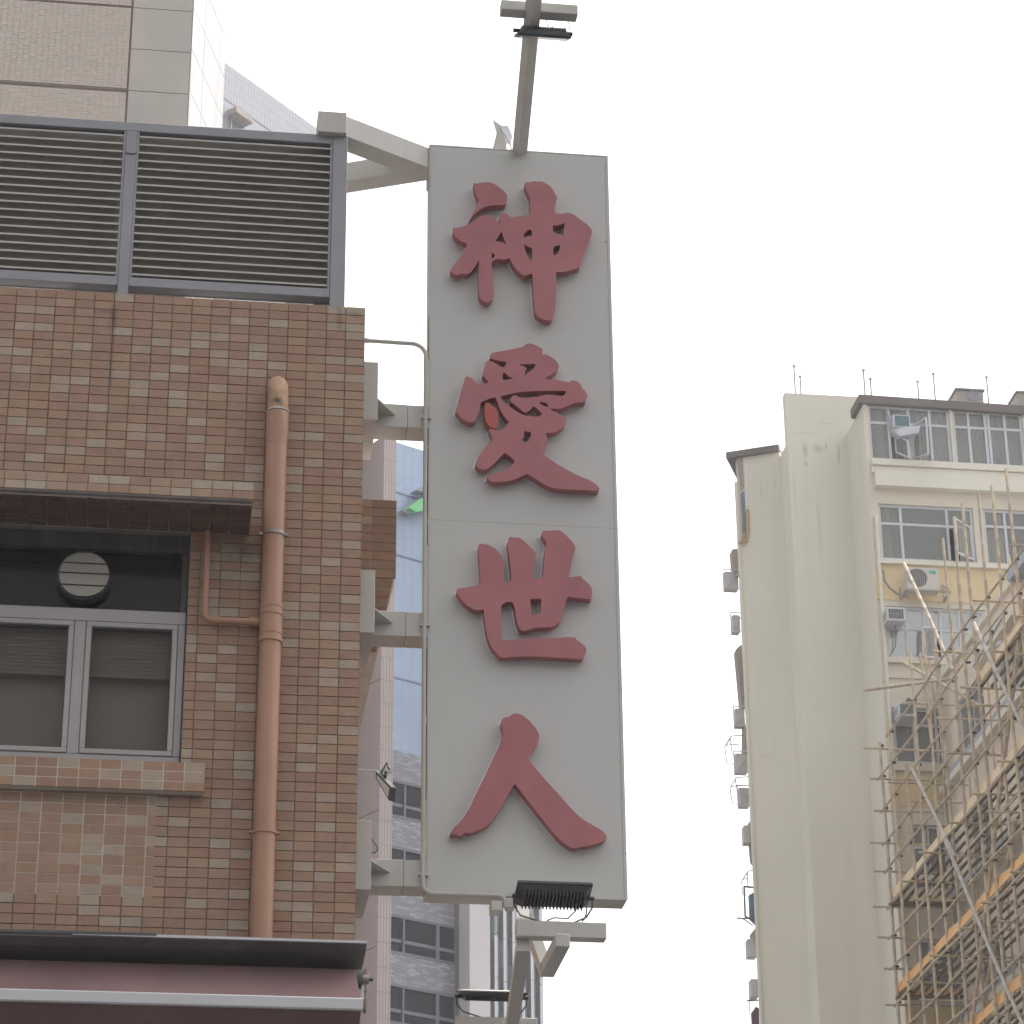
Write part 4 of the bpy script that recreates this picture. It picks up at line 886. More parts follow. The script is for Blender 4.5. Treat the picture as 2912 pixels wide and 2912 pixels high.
for m_ in (M['cream'], M['cream2']):
    for px_, py_, rd, st in ((2190, 1345, (.035, 2, .35), 0.80), (2225, 1330, (.03, 2, .22), 0.56), (2290, 1280, (.12, 2, .3), 0.48), (2325, 1275, (.2, 2, .2), 0.45), (2350, 1270, (.06, 2, .15), 0.56), (2292, 1320, (.04, 2, .12), 0.80), (2385, 1290, (.05, 2, .5), 0.48), (2290, 1232, (.5, 2, .02), 0.48), (2350, 1205, (.3, 2, .02), 0.48), (2260, 1400, (.05, 2, .9), 0.22), (2330, 1500, (.08, 2, 1.4), 0.19), (2170, 1700, (.06, 2, 1.2), 0.19), (2200, 2100, (.5, 2, .08), 0.22), (2240, 2450, (.4, 2, .06), 0.19), (2127, 1805, (.02, 2, .02), 0.80), (2143, 2072, (.02, 2, .02), 0.80), (2370, 2406, (.02, 2, .02), 0.80)):
        add_stain_shade(m_, aY(px_, py_, AB), rd, st, (.28, .23, .16))
apt = thing('apartment_block', 'cream apartment block with a blank end wall and rows of windows, behind the bamboo scaffold', 'building', (24, AB + 6, GROUND))
ax0 = aY(2452, 1122, AY).x; aR = 34.0
sl0, sl1 = aY(2231, 1117, AB), aY(2420, 1200, AB)
sz_ = sl0.z
atop = aY(2452, 1122, AY).z; rt0 = aY(2470, 1150, AY).z
sw = MB(); sw.box(sl0.x, ax0 + .7, AB, AB + 1.2, GROUND, aP(2231, 1268, Vector((sl0.x, AB + .9, 0)), Vector((-.407, -.914, 0))).z - .3); sw.box(sl0.x, ax0 + .7, AB, AB + .25, aP(2231, 1268, Vector((sl0.x, AB + .9, 0)), Vector((-.407, -.914, 0))).z - .299, sz_); sw.build('end_wall', M['cream'], apt)
# canted wall left of it
cd_dir = Vector((-.914, .407, 0)); cl0 = Vector((sl0.x - .002, AB + .9, 0))
cn_ = Vector((-.407, -.914, 0))
cend = aP(2102, 1500, cl0, cn_); L_ = (cend.xy.to_3d() - cl0).length
zA, zB = aP(2231, 1268, cl0, cn_).z, aP(2104, 1288, cl0, cn_).z
c1_ = cl0 + cd_dir * L_
pr_ = MB(); pts_ = [cl0, c1_, c1_ + Vector((.407, .914, 0)) * 8, cl0 + Vector((.407, .914, 0)) * 8]
n0 = [Vector((p.x, p.y, GROUND)) for p in pts_] + [Vector((p.x, p.y, z)) for p, z in zip(pts_, (zA, zB, zB, zA))]
pr_.hexa(n0); pr_.build('canted_wall', M['cream2'], apt)
re_ = MB(); o_ = cn_ * .12
re_.hexa([Vector((cl0.x, cl0.y, zA - .16)) + o_, Vector((c1_.x, c1_.y, zB - .16)) + o_ + cd_dir * .25, Vector((c1_.x, c1_.y, zB - .16)) + cd_dir * .25 - cn_ * 4, Vector((cl0.x, cl0.y, zA - .16)) - cn_ * 4,
          Vector((cl0.x, cl0.y, zA + .02)) + o_, Vector((c1_.x, c1_.y, zB + .02)) + o_ + cd_dir * .25, Vector((c1_.x, c1_.y, zB + .02)) + cd_dir * .25 - cn_ * 4, Vector((cl0.x, cl0.y, zA + .02)) - cn_ * 4])
re_.build('roof_edge', M['roofedge'], apt)
dr = MB(); a = c1_ + cn_ * .03 + cd_dir * .02; dr.tube([(a.x, a.y, GROUND), (a.x, a.y, zB - .9)], .05, 10); dr.build('rain_pipe', M['cream'], apt, True)
# front with windows: spandrels, piers, window bands
def aw_(y, x=2475): return aY(x, y, AY).z
bands = [(1150, 1305), (1430, 1588), (1720, 1866), (2008, 2166), (2340, 2484), (2622, 2790), (2905, 3060)]
bz = [(aw_(b), aw_(a)) for a, b in bands]
fl_h = (bz[0][1] - bz[4][1]) / 4
bz = [(bz[0][0] - i * fl_h if i != 0 else bz[0][0], bz[0][1] - i * fl_h if i else bz[0][1]) for i in range(12)]
bz = [(aw_(b), aw_(a)) for a, b in bands[:4]] + [(bz[4][0] - .05, bz[4][1])] + bz[5:]
xs = lambda px, y=1800: aY(px, y, AY).x
wcols = {0: [(2466, 2697, 1150), (2705, 2903, 1150), (2909, 3100, 1150)],
         1: [(2496, 2764, 1430), (2792, 3100, 1430)],
         2: [(2519, 2815, 1720), (2822, 3050, 1720)],
         3: [(2536, 2712, 2008)]}
fw2 = MB(); DEP = .25
def wall_box(mb, x0, x1, z0, z1): mb.box(x0, x1, AY, AY + DEP, z0, z1)
for i in range(len(bz)):
    z0, z1 = bz[i]; zn = bz[i + 1][1] if i + 1 < len(bz) else GROUND
    cols = wcols.get(i, [(2530 + 14 * i, 2712, 2200)])
    x = ax0
    if i == 0: wall_box(fw2, ax0, aR, z1, rt0)
    ws = [(aY(a, bands[min(i, 6)][0], AY).x, aY(b, bands[min(i, 6)][0], AY).x) for a, b, _ in cols]
    for a, b in ws:
        if a > x: wall_box(fw2, x, a, z0, z1)
        x = b
    if x < aR: wall_box(fw2, x, aR, z0, z1)
    if i + 1 < len(bz): wall_box(fw2, ax0, aR, zn, z0)
    else: wall_box(fw2, ax0, aR, GROUND, z0)
fw2.box(ax0, ax0 + .2, AY + DEP, AB + .4, GROUND, rt0)
fw2.build('front_wall', M['beige'], apt)
B(ax0 + .2, aR, AY + 2.4, AY + 2.5, GROUND, rt0).build('room_back', M['room'], apt)
fl_m = MB()
for i in range(len(bz)): fl_m.box(ax0 + .2, aR, AY + DEP, AY + 2.4, bz[i][1] + .02, bz[i][1] + .1)
fl_m.build('ceiling', M['fan'], apt)
B(ax0 - .004, ax0, AY, AB, GROUND, rt0 - .01).build('side_wall', M['cream'], apt)
# coloured spandrel sheets and ledges
def sheet(name, y1, y0, m, px0=2475, out=.006):
    o = B(ax0 + .02, aR, AY - out, AY - .001, aw_(y0), aw_(y1)); return o.build(name, m, apt)
sheet('yellow_panel', 1628, 1704, M['yellow'], out=.03); sheet('yellow_panel', 1604, 1627, M['yellow'])
def ledge(name, y1, y0, out, m, x0=None): return B(ax0 + (.0 if x0 is None else x0), aR, AY - out, AY - .0005, aw_(y0), aw_(y1)).build(name, m, apt)
ledge('sill_ledge', 1308, 1324, .12, M['cream'], .1)
ledge('cornice', 1346, 1388, .22, M['cream'], .15); ledge('cornice', 1326, 1345, .05, M['cream'], .1)
ledge('sill_ledge', 1590, 1603, .1, M['cream'], .1); ledge('sill_ledge', 1868, 1884, .1, M['beige'], .1); ledge('band', 1920, 1926, .04, M['beige'], .1)
sheet('yellow_panel', 2200, 2290, M['yellow'], out=.02); ledge('sill_ledge', 2168, 2190, .1, M['beige'], .1)
sheet('yellow_panel', 2860, 2980, M['yellow'], out=.02); ledge('sill_ledge', 2486, 2500, .1, M['beige'], .1)
# roof slab, overhanging
rs_ = MB(); zr0, zr1 = rt0, atop - .05
rs_.hexa([(ax0 - .12, AY - .1, zr0), (aR, AY - .1, zr0 - .25), (aR, AB + 5, zr0 - .25), (ax0 - .12, AY + .85, zr0), (ax0 - .12, AY - .1, zr1), (aR, AY - .1, zr1 - .25), (aR, AB + 5, zr1 - .25), (ax0 - .12, AY + .85, zr1)])
rs_.build('roof_edge', M['roofedge'], apt)

def aptwin(i, a, b, cols, transom, curtains=(), opens=(), y=None):
    z0, z1 = bz[i]; yy = bands[min(i, 6)][0]
    x0, x1 = aY(a, yy, AY).x + .004, aY(b, yy, AY).x - .004; z0 += .004; z1 -= .004
    f = MB(); e = .07; Y0, Y1 = AY + .06, AY + .15
    f.box(x0, x1, Y0, Y1, z1 - e, z1); f.box(x0, x1, Y0, Y1, z0, z0 + e)
    xx = [x0 + (x1 - x0) * c for c in [0] + list(cols) + [1]]
    for j, x in enumerate(xx):
        l = 0 if j == 0 else e * .5; r = 0 if j == len(xx) - 1 else e * .5
        if j == 0: r = e
        if j == len(xx) - 1: l = e
        f.box(x - l, x + r, Y0 - .004, Y1, z0 + e + .001, z1 - e - .001)
    w_ = None; panes = []
    for j in range(len(xx) - 1):
        t = transom[j] if isinstance(transom, (list, tuple)) else transom
        xa, xb = xx[j] + e * .5 + .002, xx[j + 1] - e * .5 - .002
        if t:
            zt_ = z0 + (z1 - z0) * t
            f.box(xa, xb, Y0, Y1, zt_ - e / 2, zt_ + e / 2)
            panes += [(xa, xb, z0 + e, zt_ - e / 2, j), (xa, xb, zt_ + e / 2, z1 - e, j)]
        else: panes.append((xa, xb, z0 + e, z1 - e, j))
    w_ = f.build('window', M['upvc'], apt)
    for xa, xb, za, zb, j in panes:
        if (j, za < z0 + .1) in opens: continue
        B(xa, xb, Y0 + .02, Y0 + .03, za, zb).build('pane', AGR if i == 2 else AG, w_)
    for (c0, c1, m) in curtains:
        cm_ = MB(); n_ = 26; X0, X1 = x0 + (x1 - x0) * c0, x0 + (x1 - x0) * c1
        P = [(X0 + (X1 - X0) * q / n_, Y1 + .10 + .04 * math.sin(q * 1.9) + .02 * math.sin(q * 4.1)) for q in range(n_ + 1)]
        for q in range(n_): cm_.quad((P[q][0], P[q][1], z0), (P[q + 1][0], P[q + 1][1], z0), (P[q + 1][0], P[q + 1][1], z1), (P[q][0], P[q][1], z1))
        cm_.build('curtain', m, w_)
    return w_, x0, x1, z0, z1
w0, *_ = aptwin(0, 2466, 2697, (.25, .5, .76), .69, ((0, .22, M['curtain']), (.52, .98, M['curtain']),(.2,.6,M['curtain_dark'])), ((1, True), (2, True)))
aptwin(0, 2705, 2903, (.23, .47, .52, .75), .69, ((.02, .25, M['curtain']), (.25, .98, M['curtain_dark'])))
aptwin(0, 2909, 3100, (.3, .6), .69, ((0, .9, M['curtain_dark']),))
aptwin(1, 2496, 2764, (.235, .725), .66, ((.06, .14, M['curtain']), (.86, .98, M['curtain'])), ((2, True),))
aptwin(1, 2792, 3100, (.2, .5, .75), .70, ((.02, .2, M['curtain']),))
aptwin(2, 2519, 2815, (.185, .365, .515, .70, .93), .58, ((.36, .48, M['curtain']),), ((2, True),))
aptwin(2, 2822, 3050, (.3, .6), .58)
aptwin(3, 2536, 2712, (.34, .70), .70, ((.02, .3, M['curtain_dark']), (.36, .7, M['curtain_dark']), (.72, .98, M['curtain_dark'])))
for i in (4, 5, 6): aptwin(i, 2530 + 14 * i, 2712, (.36, .40, .8), .66, ((.05, .34, M['curtain']),))
def sash_open(pts, label):
    P = [aY(x, y, Y) for x, y, Y in pts]; m = MB()
    for k in range(4): m.beam(P[k], P[(k + 1) % 4], .035, .05)
    o = m.build('sash', M['upvc'], w0); o['label'] = label
    n_ = (P[1] - P[0]).cross(P[3] - P[0]).normalized() * .004
    MB().prism(P, n_).build('pane', AG, w0)
for pts, lb in ((((2544, 1235, AY + .05), (2581, 1253, AY - .35), (2586, 1302, AY - .35), (2549, 1286, AY + .05)), 'casement standing open under the shelf'),
                (((2596, 1212, AY + .05), (2633, 1188, AY - .4), (2640, 1290, AY - .4), (2598, 1303, AY + .05)), 'casement standing open right of the shelf'),
                (((2716, 1475, AY - .45), (2758, 1500, AY + .04), (2769, 1592, AY + .04), (2723, 1571, AY - .45)), 'casement of the second floor down standing open'),
                (((2622, 1784, AY - .12), (2660, 1786, AY + .03), (2663, 1870, AY - .10), (2626, 1868, AY - .2)), 'top-hung casement ajar on the third floor down')):
    sash_open(pts, lb)
shf = thing('window_shelf', 'white tilted shelf sticking out of the top left window', 'shelf', aY(2575, 1222, AY - .2))
MB().prism([aY(2530, 1228, AY), aY(2534, 1218, AY - .1), aY(2617, 1210, AY - .5), aY(2613, 1230, AY - .5), aY(2560, 1240, AY - .3)], (0, .25, .02)).build('board', M['upvc'], shf)
MB().beam(aY(2538, 1216, AY), aY(2523, 1160, AY), .04, .04).build('stay', M['upvc'], shf)
bxw = thing('window_air_conditioner', 'teal-fronted window unit standing on the tilted white shelf', 'air conditioner', aY(2562, 1200, AY - .15), 'air conditioners on the apartment block')
pa, pb2 = aY(2541, 1213, AY - .25), aY(2587, 1184, AY - .25)
B(pa.x, pb2.x, AY - .25, AY + .1, pa.z, pb2.z + .03).build('casing', M['upvc'], bxw); B(pa.x + .05, pb2.x - .03, AY - .256, AY - .2505, pa.z + .03, pb2.z).build('grille', mat('teal_grille', (.12, .19, .21), .6, .1, 5), bxw)

def window_ac(label, px0, px1, y0, y1, Yp, out, gcol, cap=False):
    a, b = aY(px0, y1, Yp - out), aY(px1, y0, Yp - out)
    t = thing('window_air_conditioner', label, 'air conditioner', ((a.x + b.x) / 2, Yp - out / 2, a.z), 'air conditioners on the apartment block')
    B(a.x, b.x, Yp - out, Yp + .12, a.z, b.z).build('casing', M['upvc'], t, bevel=.015)
    B(a.x + .05, b.x - .05, Yp - out - .008, Yp - out - .0005, a.z + .06, b.z - .05).build('grille', gcol, t)
    bars = MB()
    for k in range(1, 6): bars.box(a.x + .05 + (b.x - a.x - .1) * k / 6 - .006, a.x + .05 + (b.x - a.x - .1) * k / 6 + .006, Yp - out - .016, Yp - out - .0085, a.z + .06, b.z - .05)
    bars.box(a.x + .05, b.x - .05, Yp - out - .022, Yp - out - .0165, (a.z + b.z) / 2 - .006, (a.z + b.z) / 2 + .006)
    bars.build('grille_bars', M['fan'], t)
    sd_ = MB()
    for k in range(4): sd_.box(a.x - .004, a.x - .0005, Yp - out + .08 + k * .08, Yp - out + .11 + k * .08, a.z + .08, b.z - .08)
    sd_.build('side_vent', M['room'], t)
    if cap: MB().prism([Vector((a.x + .25, Yp - out + .1, b.z + .002)), Vector((b.x, Yp - out + .1, b.z + .002)), Vector((b.x + .05, Yp - out + .1, b.z + .08)), Vector((a.x + .3, Yp - out + .1, b.z + .18))], (0, .3, 0)).build('cover', M['roofedge'], t)
    return t
GR = mat('ac_grille', (.14, .15, .155), .6, .1, 8); GT = mat('ac_grille_teal', (.13, .185, .185), .6, .1, 8)
window_ac('window air conditioner with a grey grille, jutting from the left of the third window row', 2523, 2573, 1728, 1764, AY, .5, GR)
window_ac('window air conditioner with a dark teal front, jutting from the fourth window row', 2556, 2604, 1999, 2035, AY, .5, GT, True)
oa, ob_ = aY(2582, 1675, AY - .55), aY(2668, 1617, AY - .55)
ou = thing('outdoor_unit', 'split air conditioner outdoor unit with a round fan on a bracket against the yellow band', 'air conditioner', ((oa.x + ob_.x) / 2, AY - .4, oa.z), 'air conditioners on the apartment block')
M['ac'] = mat('aged_ac_casing', (.60, .565, .53), .55, .06, 2, streak=.2, dirt=(.42, .38, .33))
B(oa.x, ob_.x, AY - .55, AY - .22, oa.z, ob_.z).build('casing', M['ac'], ou, bevel=.015)
fcx, fcz, rf_ = oa.x + (ob_.x - oa.x) * .33, (oa.z + ob_.z) / 2 + .02, (ob_.z - oa.z) * .42
MB().tube([(fcx, AY - .558, fcz), (fcx, AY - .5505, fcz)], rf_, 28).build('fan', mat('fan_shadow', (.17, .16, .16), .7, .1), ou)
gb = MB()
for k in range(9):
    x = fcx - rf_ * .9 + k * rf_ * 1.8 / 8; h_ = math.sqrt(max(.001, rf_ ** 2 - (x - fcx) ** 2)); gb.box(x - .006, x + .006, AY - .566, AY - .5585, fcz - h_, fcz + h_)
gb.build('fan_guard', M['fan'], ou)
B(ob_.x - .25, ob_.x - .08, AY - .556, AY - .5505, ob_.z - .16, ob_.z - .07).build('badge', mat('green_badge', (.1, .42, .3), .5, .03), ou)
bk = MB(); zb_ = oa.z - .03
for x in (oa.x - .06, ob_.x + .25): bk.beam((x, AY, zb_ + .42), (x, AY - .02, zb_ - .05), .05, .05, up=(0, 1, 0)); bk.beam((x, AY - .02, zb_ - .05), (x, AY - .6, zb_), .05, .05)
bk.beam((oa.x - .08, AY - .58, zb_), (ob_.x + .27, AY - .58, zb_), .05, .05); bk.beam((ob_.x + .25, AY - .02, zb_ + .42), (ob_.x + .25, AY - .58, zb_ + .02), .03, .03)
bk.build('bracket', M['fan'], ou)
hs_ = MB().tube([aY(2512, 1620, AY - .04), aY(2516, 1650, AY - .04), aY(2530, 1672, AY - .04), aY(2552, 1688, AY - .04), aY(2582, 1697, AY - .05)], .028, 8)
tag(hs_.build('hose', M['fan'], None, True), 'grey hose curving across the yellow band to the outdoor unit', 'hose')
rpp = MB(); x_ = aY(2498, 1600, AY).x; rpp.tube([(x_, AY - .06, GROUND), (x_, AY - .06, aw_(1470))], .045, 8)
tag(rpp.build('rain_pipe', M['cream'], None, True), 'thin cream pipe down the left corner of the windowed front', 'pipe')
pdr = MB().tube([aY(2543, 1764, AY - .3), aY(2549, 1800, AY - .1), aY(2546, 1840, AY - .05), aY(2530, 1866, AY - .13)], .012, 6)
tag(pdr.build('hose', M['cable'], None, True), 'thin drain hose dangling from the window air conditioner of the third row', 'hose')
# roof fittings
for i, (x, y0, y1, Yr) in enumerate(((2262, 1118, 1043, AB + .5), (2278, 1119, 1073, AB + .5), (2460, 1121, 1055, AB - 1), (2478, 1122, 1080, AB - 1), (2613, 1133, 1087, AB - 1), (2660, 1138, 1066, AB - 1), (2812, 1149, 1075, AB - 1))):
    a = aY(x, y0, Yr); b = aY(x - 4, y1, Yr)
    rod = MB().tube([(a.x, a.y, a.z - .3), (a.x, a.y, b.z)], .022, 6); rod.box(a.x - .04, a.x + .04, a.y - .02, a.y + .02, b.z, b.z + .05)
    o = rod.build('roof_rod', M['fan'], None)
    tag(o, ['taller rod on the top left corner of the blank end wall', 'shorter rod beside the corner of the blank end wall', 'taller rod where the dark roof edge begins', 'shorter rod just right of where the dark roof edge begins', 'short rod standing over the middle of the first window', 'tall rod right of the short one over the first window', 'tall rod between the two roof boxes'][i], 'rod', 'thin rods along the apartment roof')
a, b = aY(2257, 1043, AB + .5), aY(2278, 1045, AB + .5)
tag(MB().tube([(a.x, a.y, a.z), (b.x, b.y, a.z)], .012, 6).build('wire', M['fan'], None), 'short wire strut at the head of the tallest rod on the end wall', 'wire')
a, b = aY(2278, 1045, AB + .5), aY(2458, 1056, AB - 1)
tag(MB().tube([a, (a + b) / 2 - Vector((0, 0, .04)), b], .006, 5).build('wire', M['fan'], None), 'hair-thin wire strung between the roof rods', 'wire')
for i, (x0, x1, y0, y1, lb) in enumerate(((2713, 2787, 1127, 1146, 'grey vent box on the dark roof edge, left one'), (2885, 2960, 1135, 1152, 'grey vent box on the dark roof edge at the right picture edge'))):
    a, b = aY(x0, y1, AB), aY(x1, y0, AB)
    t = thing('roof_vent', lb, 'roof vent', ((a.x + b.x) / 2, AB, a.z), 'vent boxes on the apartment roof')
    B(a.x, b.x, AB - .3, AB + .4, a.z - .4, b.z).build('casing', M['fan'], t, bevel=.02)
    B(a.x - .04, b.x + .04, AB - .34, AB + .44, b.z + .001, b.z + .05).build('lid', M['louver'], t)
    MB().tube([(a.x + .45, AB - .31, a.z + .1), (a.x + .45, AB - .32, a.z + .1)], .17, 16).build('fan', M['louver'], t, True)
# things on the far side front, seen edge-on past the canted corner
def edge(px, y, dy=0.0): return aY(px, y, c1_.y + dy)
sidec = M['upvc']
def edgebox(name, label, cat, x0, x1, y0, y1, dep, m, grp, dy=.4, rail=False):
    a, b = aY(x0, y1, c1_.y + dy), aY(x1, y0, c1_.y + dy)
    t = thing(name, label, cat, ((a.x + b.x) / 2, c1_.y + dy, a.z), grp)
    B(a.x, b.x, c1_.y + dy, c1_.y + dy + dep, a.z, b.z).build('casing', m, t, bevel=.01)
    if rail:
        r = MB()
        for z in (a.z - .03, b.z + .04): r.beam((a.x - .06, c1_.y + dy - .05, z), (b.x + .1, c1_.y + dy - .05, z), .025, .025)
        r.beam((a.x - .05, c1_.y + dy - .05, a.z), (b.x + .1, c1_.y + dy - .05, b.z + .04), .025, .025, up=(0, 1, 0)); r.beam((a.x - .06, c1_.y + dy - .05, a.z - .03), (a.x - .06, c1_.y + dy - .05, b.z + .04), .025, .025, up=(0, 1, 0))
        r.build('bracket', M['upvc'], t)
    return t
GA = 'air conditioners on the apartment block'
M['sidebox'] = mat('dusty_casing', (.60, .58, .57), .6, .1, 3)
M['edge'] = mat('grey_brown_render', (.40, .345, .31), .9, .1, .5)  # grey-brown of the bay roof, its base and the window hoods
SB = thing('side_bay', 'dark roofed glazed bay at the top left edge of the apartment block', 'bay', (c1_.x - .3, c1_.y + .6, zB - 4))
a = edge(2096, 1290, .5)
def bq(name, m, pts, dep, dy=-.08): return MB().prism([aY(x, y, c1_.y + dy) for x, y in pts], (.0, dep, 0)).build(name, m, SB)
bq('roof', M['edge'], ((2094, 1290), (2112, 1282), (2126, 1290), (2120, 1380), (2108, 1398)), .3)
bq('glazing', glass_mat('bay_glass', (.5, .6, .7), .2, .05, 0, (.2, .26, .34)), ((2107, 1402), (2125, 1392), (2128, 1470), (2121, 1512), (2112, 1518)), .3)
bq('post', M['cream'], ((2119, 1300), (2125, 1300), (2127, 1440), (2121, 1440)), .1, -.12)
bq('base', M['edge'], ((2112, 1518), (2129, 1500), (2131, 1535), (2110, 1538)), .3)
bq('pipe', mat('orange_pipe', (.52, .33, .17), .6, .1), ((2122, 1450), (2131, 1448), (2133, 1512), (2127, 1540), (2100, 1543), (2100, 1539), (2122, 1536)), .06, -.14)
for k, (x0, x1, y0, y1, lb, rl) in enumerate(((2063, 2099, 1626, 1672, 'air conditioner in a cage, highest on the left edge of the apartment block', True), (2085, 2104, 1749, 1795, 'air conditioner box second from the top on the left edge of the block', True),
        (2093, 2117, 2015, 2062, 'air conditioner box just above the two wire racks on the left edge', True), (2094, 2125, 2143, 2194, 'air conditioner on a bracket between the two wire racks on the left edge', True), (2104, 2131, 2240, 2290, 'air conditioner below the lower wire rack on the left edge', True),
        (2117, 2133, 2347, 2396, 'bare air conditioner box without a rack on the lower left edge', False), (2128, 2151, 2670, 2720, 'air conditioner just below the green frame on the left edge', False), (2137, 2155, 2784, 2835, 'lowest air conditioner on the left edge of the block', False))):
    edgebox('window_air_conditioner', lb, 'air conditioner', x0, x1, y0, y1, .3, M['sidebox'], GA, .35, rl)
hd = [((2082, 1562), (2099, 1560), (2101, 1640), (2088, 1640)), ((2094, 1845), (2109, 1832), (2122, 2010), (2110, 2015)), ((2117, 2060), (2125, 2060), (2127, 2140), (2116, 2130)), ((2132, 2335), (2135, 2330), (2146, 2450), (2140, 2440)), ((2139, 2650), (2147, 2640), (2152, 2670), (2147, 2680))]
for k, p in enumerate(hd):
    t = MB().prism([aY(x, y, c1_.y + .3) for x, y in p], (0, .35, 0)).build('window_hood', M['edge'], None)
    tag(t, ['short dark hood over the topmost caged air conditioner on the left edge', 'long dark window hood halfway up the left edge of the block', 'dark hood between the wire rack and the air conditioner on the left edge', 'thin wedge-shaped hood low on the left edge', 'small hood between green frame and air conditioner on the left edge'][k], 'hood', 'hoods on the left edge of the apartment block')
def rack(label, pts, r=.014):
    P = [aY(x, y, c1_.y + .5) for x, y in pts]; m = MB().tube(P, r, 6); Q = [p + Vector((0, .7, 0)) for p in P]; m2 = MB().tube(Q, r, 6)
    t = thing('drying_rack', label, 'rack', P[0], 'wire racks on the left edge of the apartment block')
    m.build('rail', M['fan'], t); m2.build('rail', M['fan'], t)
    for p, q in ((P[1], Q[1]), (P[2], Q[2])): MB().tube([p, q], r, 6).build('strut', M['fan'], t)
rack('upper wire rack jutting from the left edge of the block', ((2118, 2090), (2080, 2093), (2076, 2098), (2082, 2145), (2118, 2152)))
rack('lower wire rack jutting from the left edge of the block', ((2127, 2209), (2094, 2211), (2091, 2216), (2098, 2260), (2112, 2262)))
rack('small wire rack low on the left edge above the green frame', ((2142, 2475), (2128, 2477), (2125, 2482), (2127, 2520), (2140, 2522)))
gf = thing('window_frame', 'dark green open window frame sticking out of the lower left edge', 'window', edge(2120, 2560, .4)); gp = [aY(x, y, c1_.y + .3) for x, y in ((2116, 2521), (2146, 2524), (2146, 2620), (2119, 2606))]
gmm = MB()
for k in range(4): gmm.beam(gp[k], gp[(k + 1) % 4], .04, .04)
gmm.build('frame', mat('dark_green_frame', (.12, .15, .14), .6, .1), gf)
MB().prism([aY(x, y, c1_.y + .35) for x, y in ((2130, 2545), (2146, 2536), (2148, 2628), (2133, 2612))], (0, .1, 0)).build('pane', bpy.data.materials['bay_glass'], gf)
MB().beam(aY(2095, 2611, c1_.y + .3), aY(2140, 2612, c1_.y + .3), .03, .03).build('pole', M['roofedge'], gf); MB().beam(aY(2112, 2612, c1_.y + .3), aY(2142, 2632, c1_.y + .3), .025, .025).build('strut', M['roofedge'], gf)
lt = thing('laundry_pole', 'bracket with a laundry pole at the bottom left edge of the block', 'pole', edge(2140, 2850, .4))
MB().beam(aY(2124, 2846, c1_.y + .3), aY(2160, 2844, c1_.y + .3), .03, .03).build('pole', M['roofedge'], lt); MB().beam(aY(2131, 2846, c1_.y + .3), aY(2133, 2900, c1_.y + .3), .015, .015, up=(0, 1, 0)).build('cord', M['cable'], lt)
MB().prism([aY(x, y, c1_.y + .3) for x, y in ((2137, 2880), (2150, 2862), (2158, 2868), (2160, 2930), (2140, 2930))], (0, .08, 0)).build('garment', mat('purple_cloth', (.16, .08, .12), .9, .2, 4), lt)

# ------------------------------------------------------------------ scaffolded building (front runs towards the camera)
bc = aY(2711, 2570, AY); BX = bc.x; bT = aX(2700, 1912, BX).z
def bs(px, y): return aX(px, y, BX)         # survey points on its street front
sb = thing('scaffolded_building', 'low cream building wrapped in bamboo scaffold at the right picture edge', 'building', (BX + 4, AY - 12, GROUND))
BS, BE = AY - .16, 34.0
b = MB()
fl_t = bs(2730, 2165).z; fh2 = 3.0
lev = [bT - 1.0 - i * fh2 for i in range(9)]
sg = [(BS - 1.5 - 4.2 * k, BS - 3.6 - 4.2 * k) for k in range(7)]
prevz = bT
for z in lev:
    b.box(BX, BX + .25, BE, BS, z, prevz)
    y = BS
    for (y1, y0) in sg:
        b.box(BX, BX + .25, y1, y, z - 1.5, z); y = y0
    b.box(BX, BX + .25, BE, y, z - 1.5, z)
    prevz = z - 1.5
b.box(BX, BX + .25, BE, BS, GROUND, prevz); b.build('front_wall', mat('pinkish_render', (.80, .69, .585), .85, .04, .4, streak=.08), sb)
B(BX + .25, BX + 9, BE, BS, bT - .6, bT - .4).build('roof', M['roof'], sb)
B(BX + .6, BX + .7, BE, BS, GROUND, bT - .6).build('room_back', M['room'], sb)
B(BX - .1, BX + .3, BE, BS - .3, bT + .001, bT + .16).build('coping', M['cream'], sb)
led = mat('blue_grey_ledge', (.40, .45, .52), .6, .05)
for z in lev:
    B(BX - .14, BX - .001, BE, BS - .1, z - 1.72, z - 1.50).build('ledge', led, sb)
    B(BX - .22, BX - .001, BE, BS - .1, z - 1.9, z - 1.73).build('ledge', M['cream'], sb)
    for (y1, y0) in sg[:5]:
        f = MB(); X0, X1 = BX + .06, BX + .12
        f.box(X0, X1, y0, y1, z - .05, z); f.box(X0, X1, y0, y1, z - 1.5, z - 1.45)
        for yy in (y0, (y0 + y1) / 2 - .025, y1 - .05): f.box(X0, X1, yy, yy + .05, z - 1.449, z - .051)
        f.box(X0 + .01, X1 - .01, y0 + .05, (y0 + y1) / 2 - .026, z - .5, z - .46)
        w_ = f.build('window', M['upvc'], sb)
        for ya, yb in ((y0 + .05, (y0 + y1) / 2 - .026), ((y0 + y1) / 2 + .026, y1 - .051)): B(X0 + .025, X0 + .035, ya, yb, z - 1.449, z - .051).build('pane', AG, w_)
B(aY(2681, 1985, BS + .02).x, BX - .002, BS - .3, BS, GROUND, aY(2690, 1905, BS).z).build('corner_pier', mat('pale_green_render', (.56, .565, .50), .8, .04), sb)
up_w = aX(2880, 1640, BX + .02)
rp_ = thing('roof_canopy', 'long white sloping canopy edge above the scaffolded building', 'canopy', bs(2800, 1830))
pA_, pB_ = aX(2763, 1896, BX - .2), aX(2868, 1728, BX - .2)
MB().prism([aX(x, y, BX - .2) for x, y in ((2763, 1892), (2855, 1736), (2876, 1748), (2770, 1905))], (.5, .2, .05)).build('panel', M['cream'], rp_)
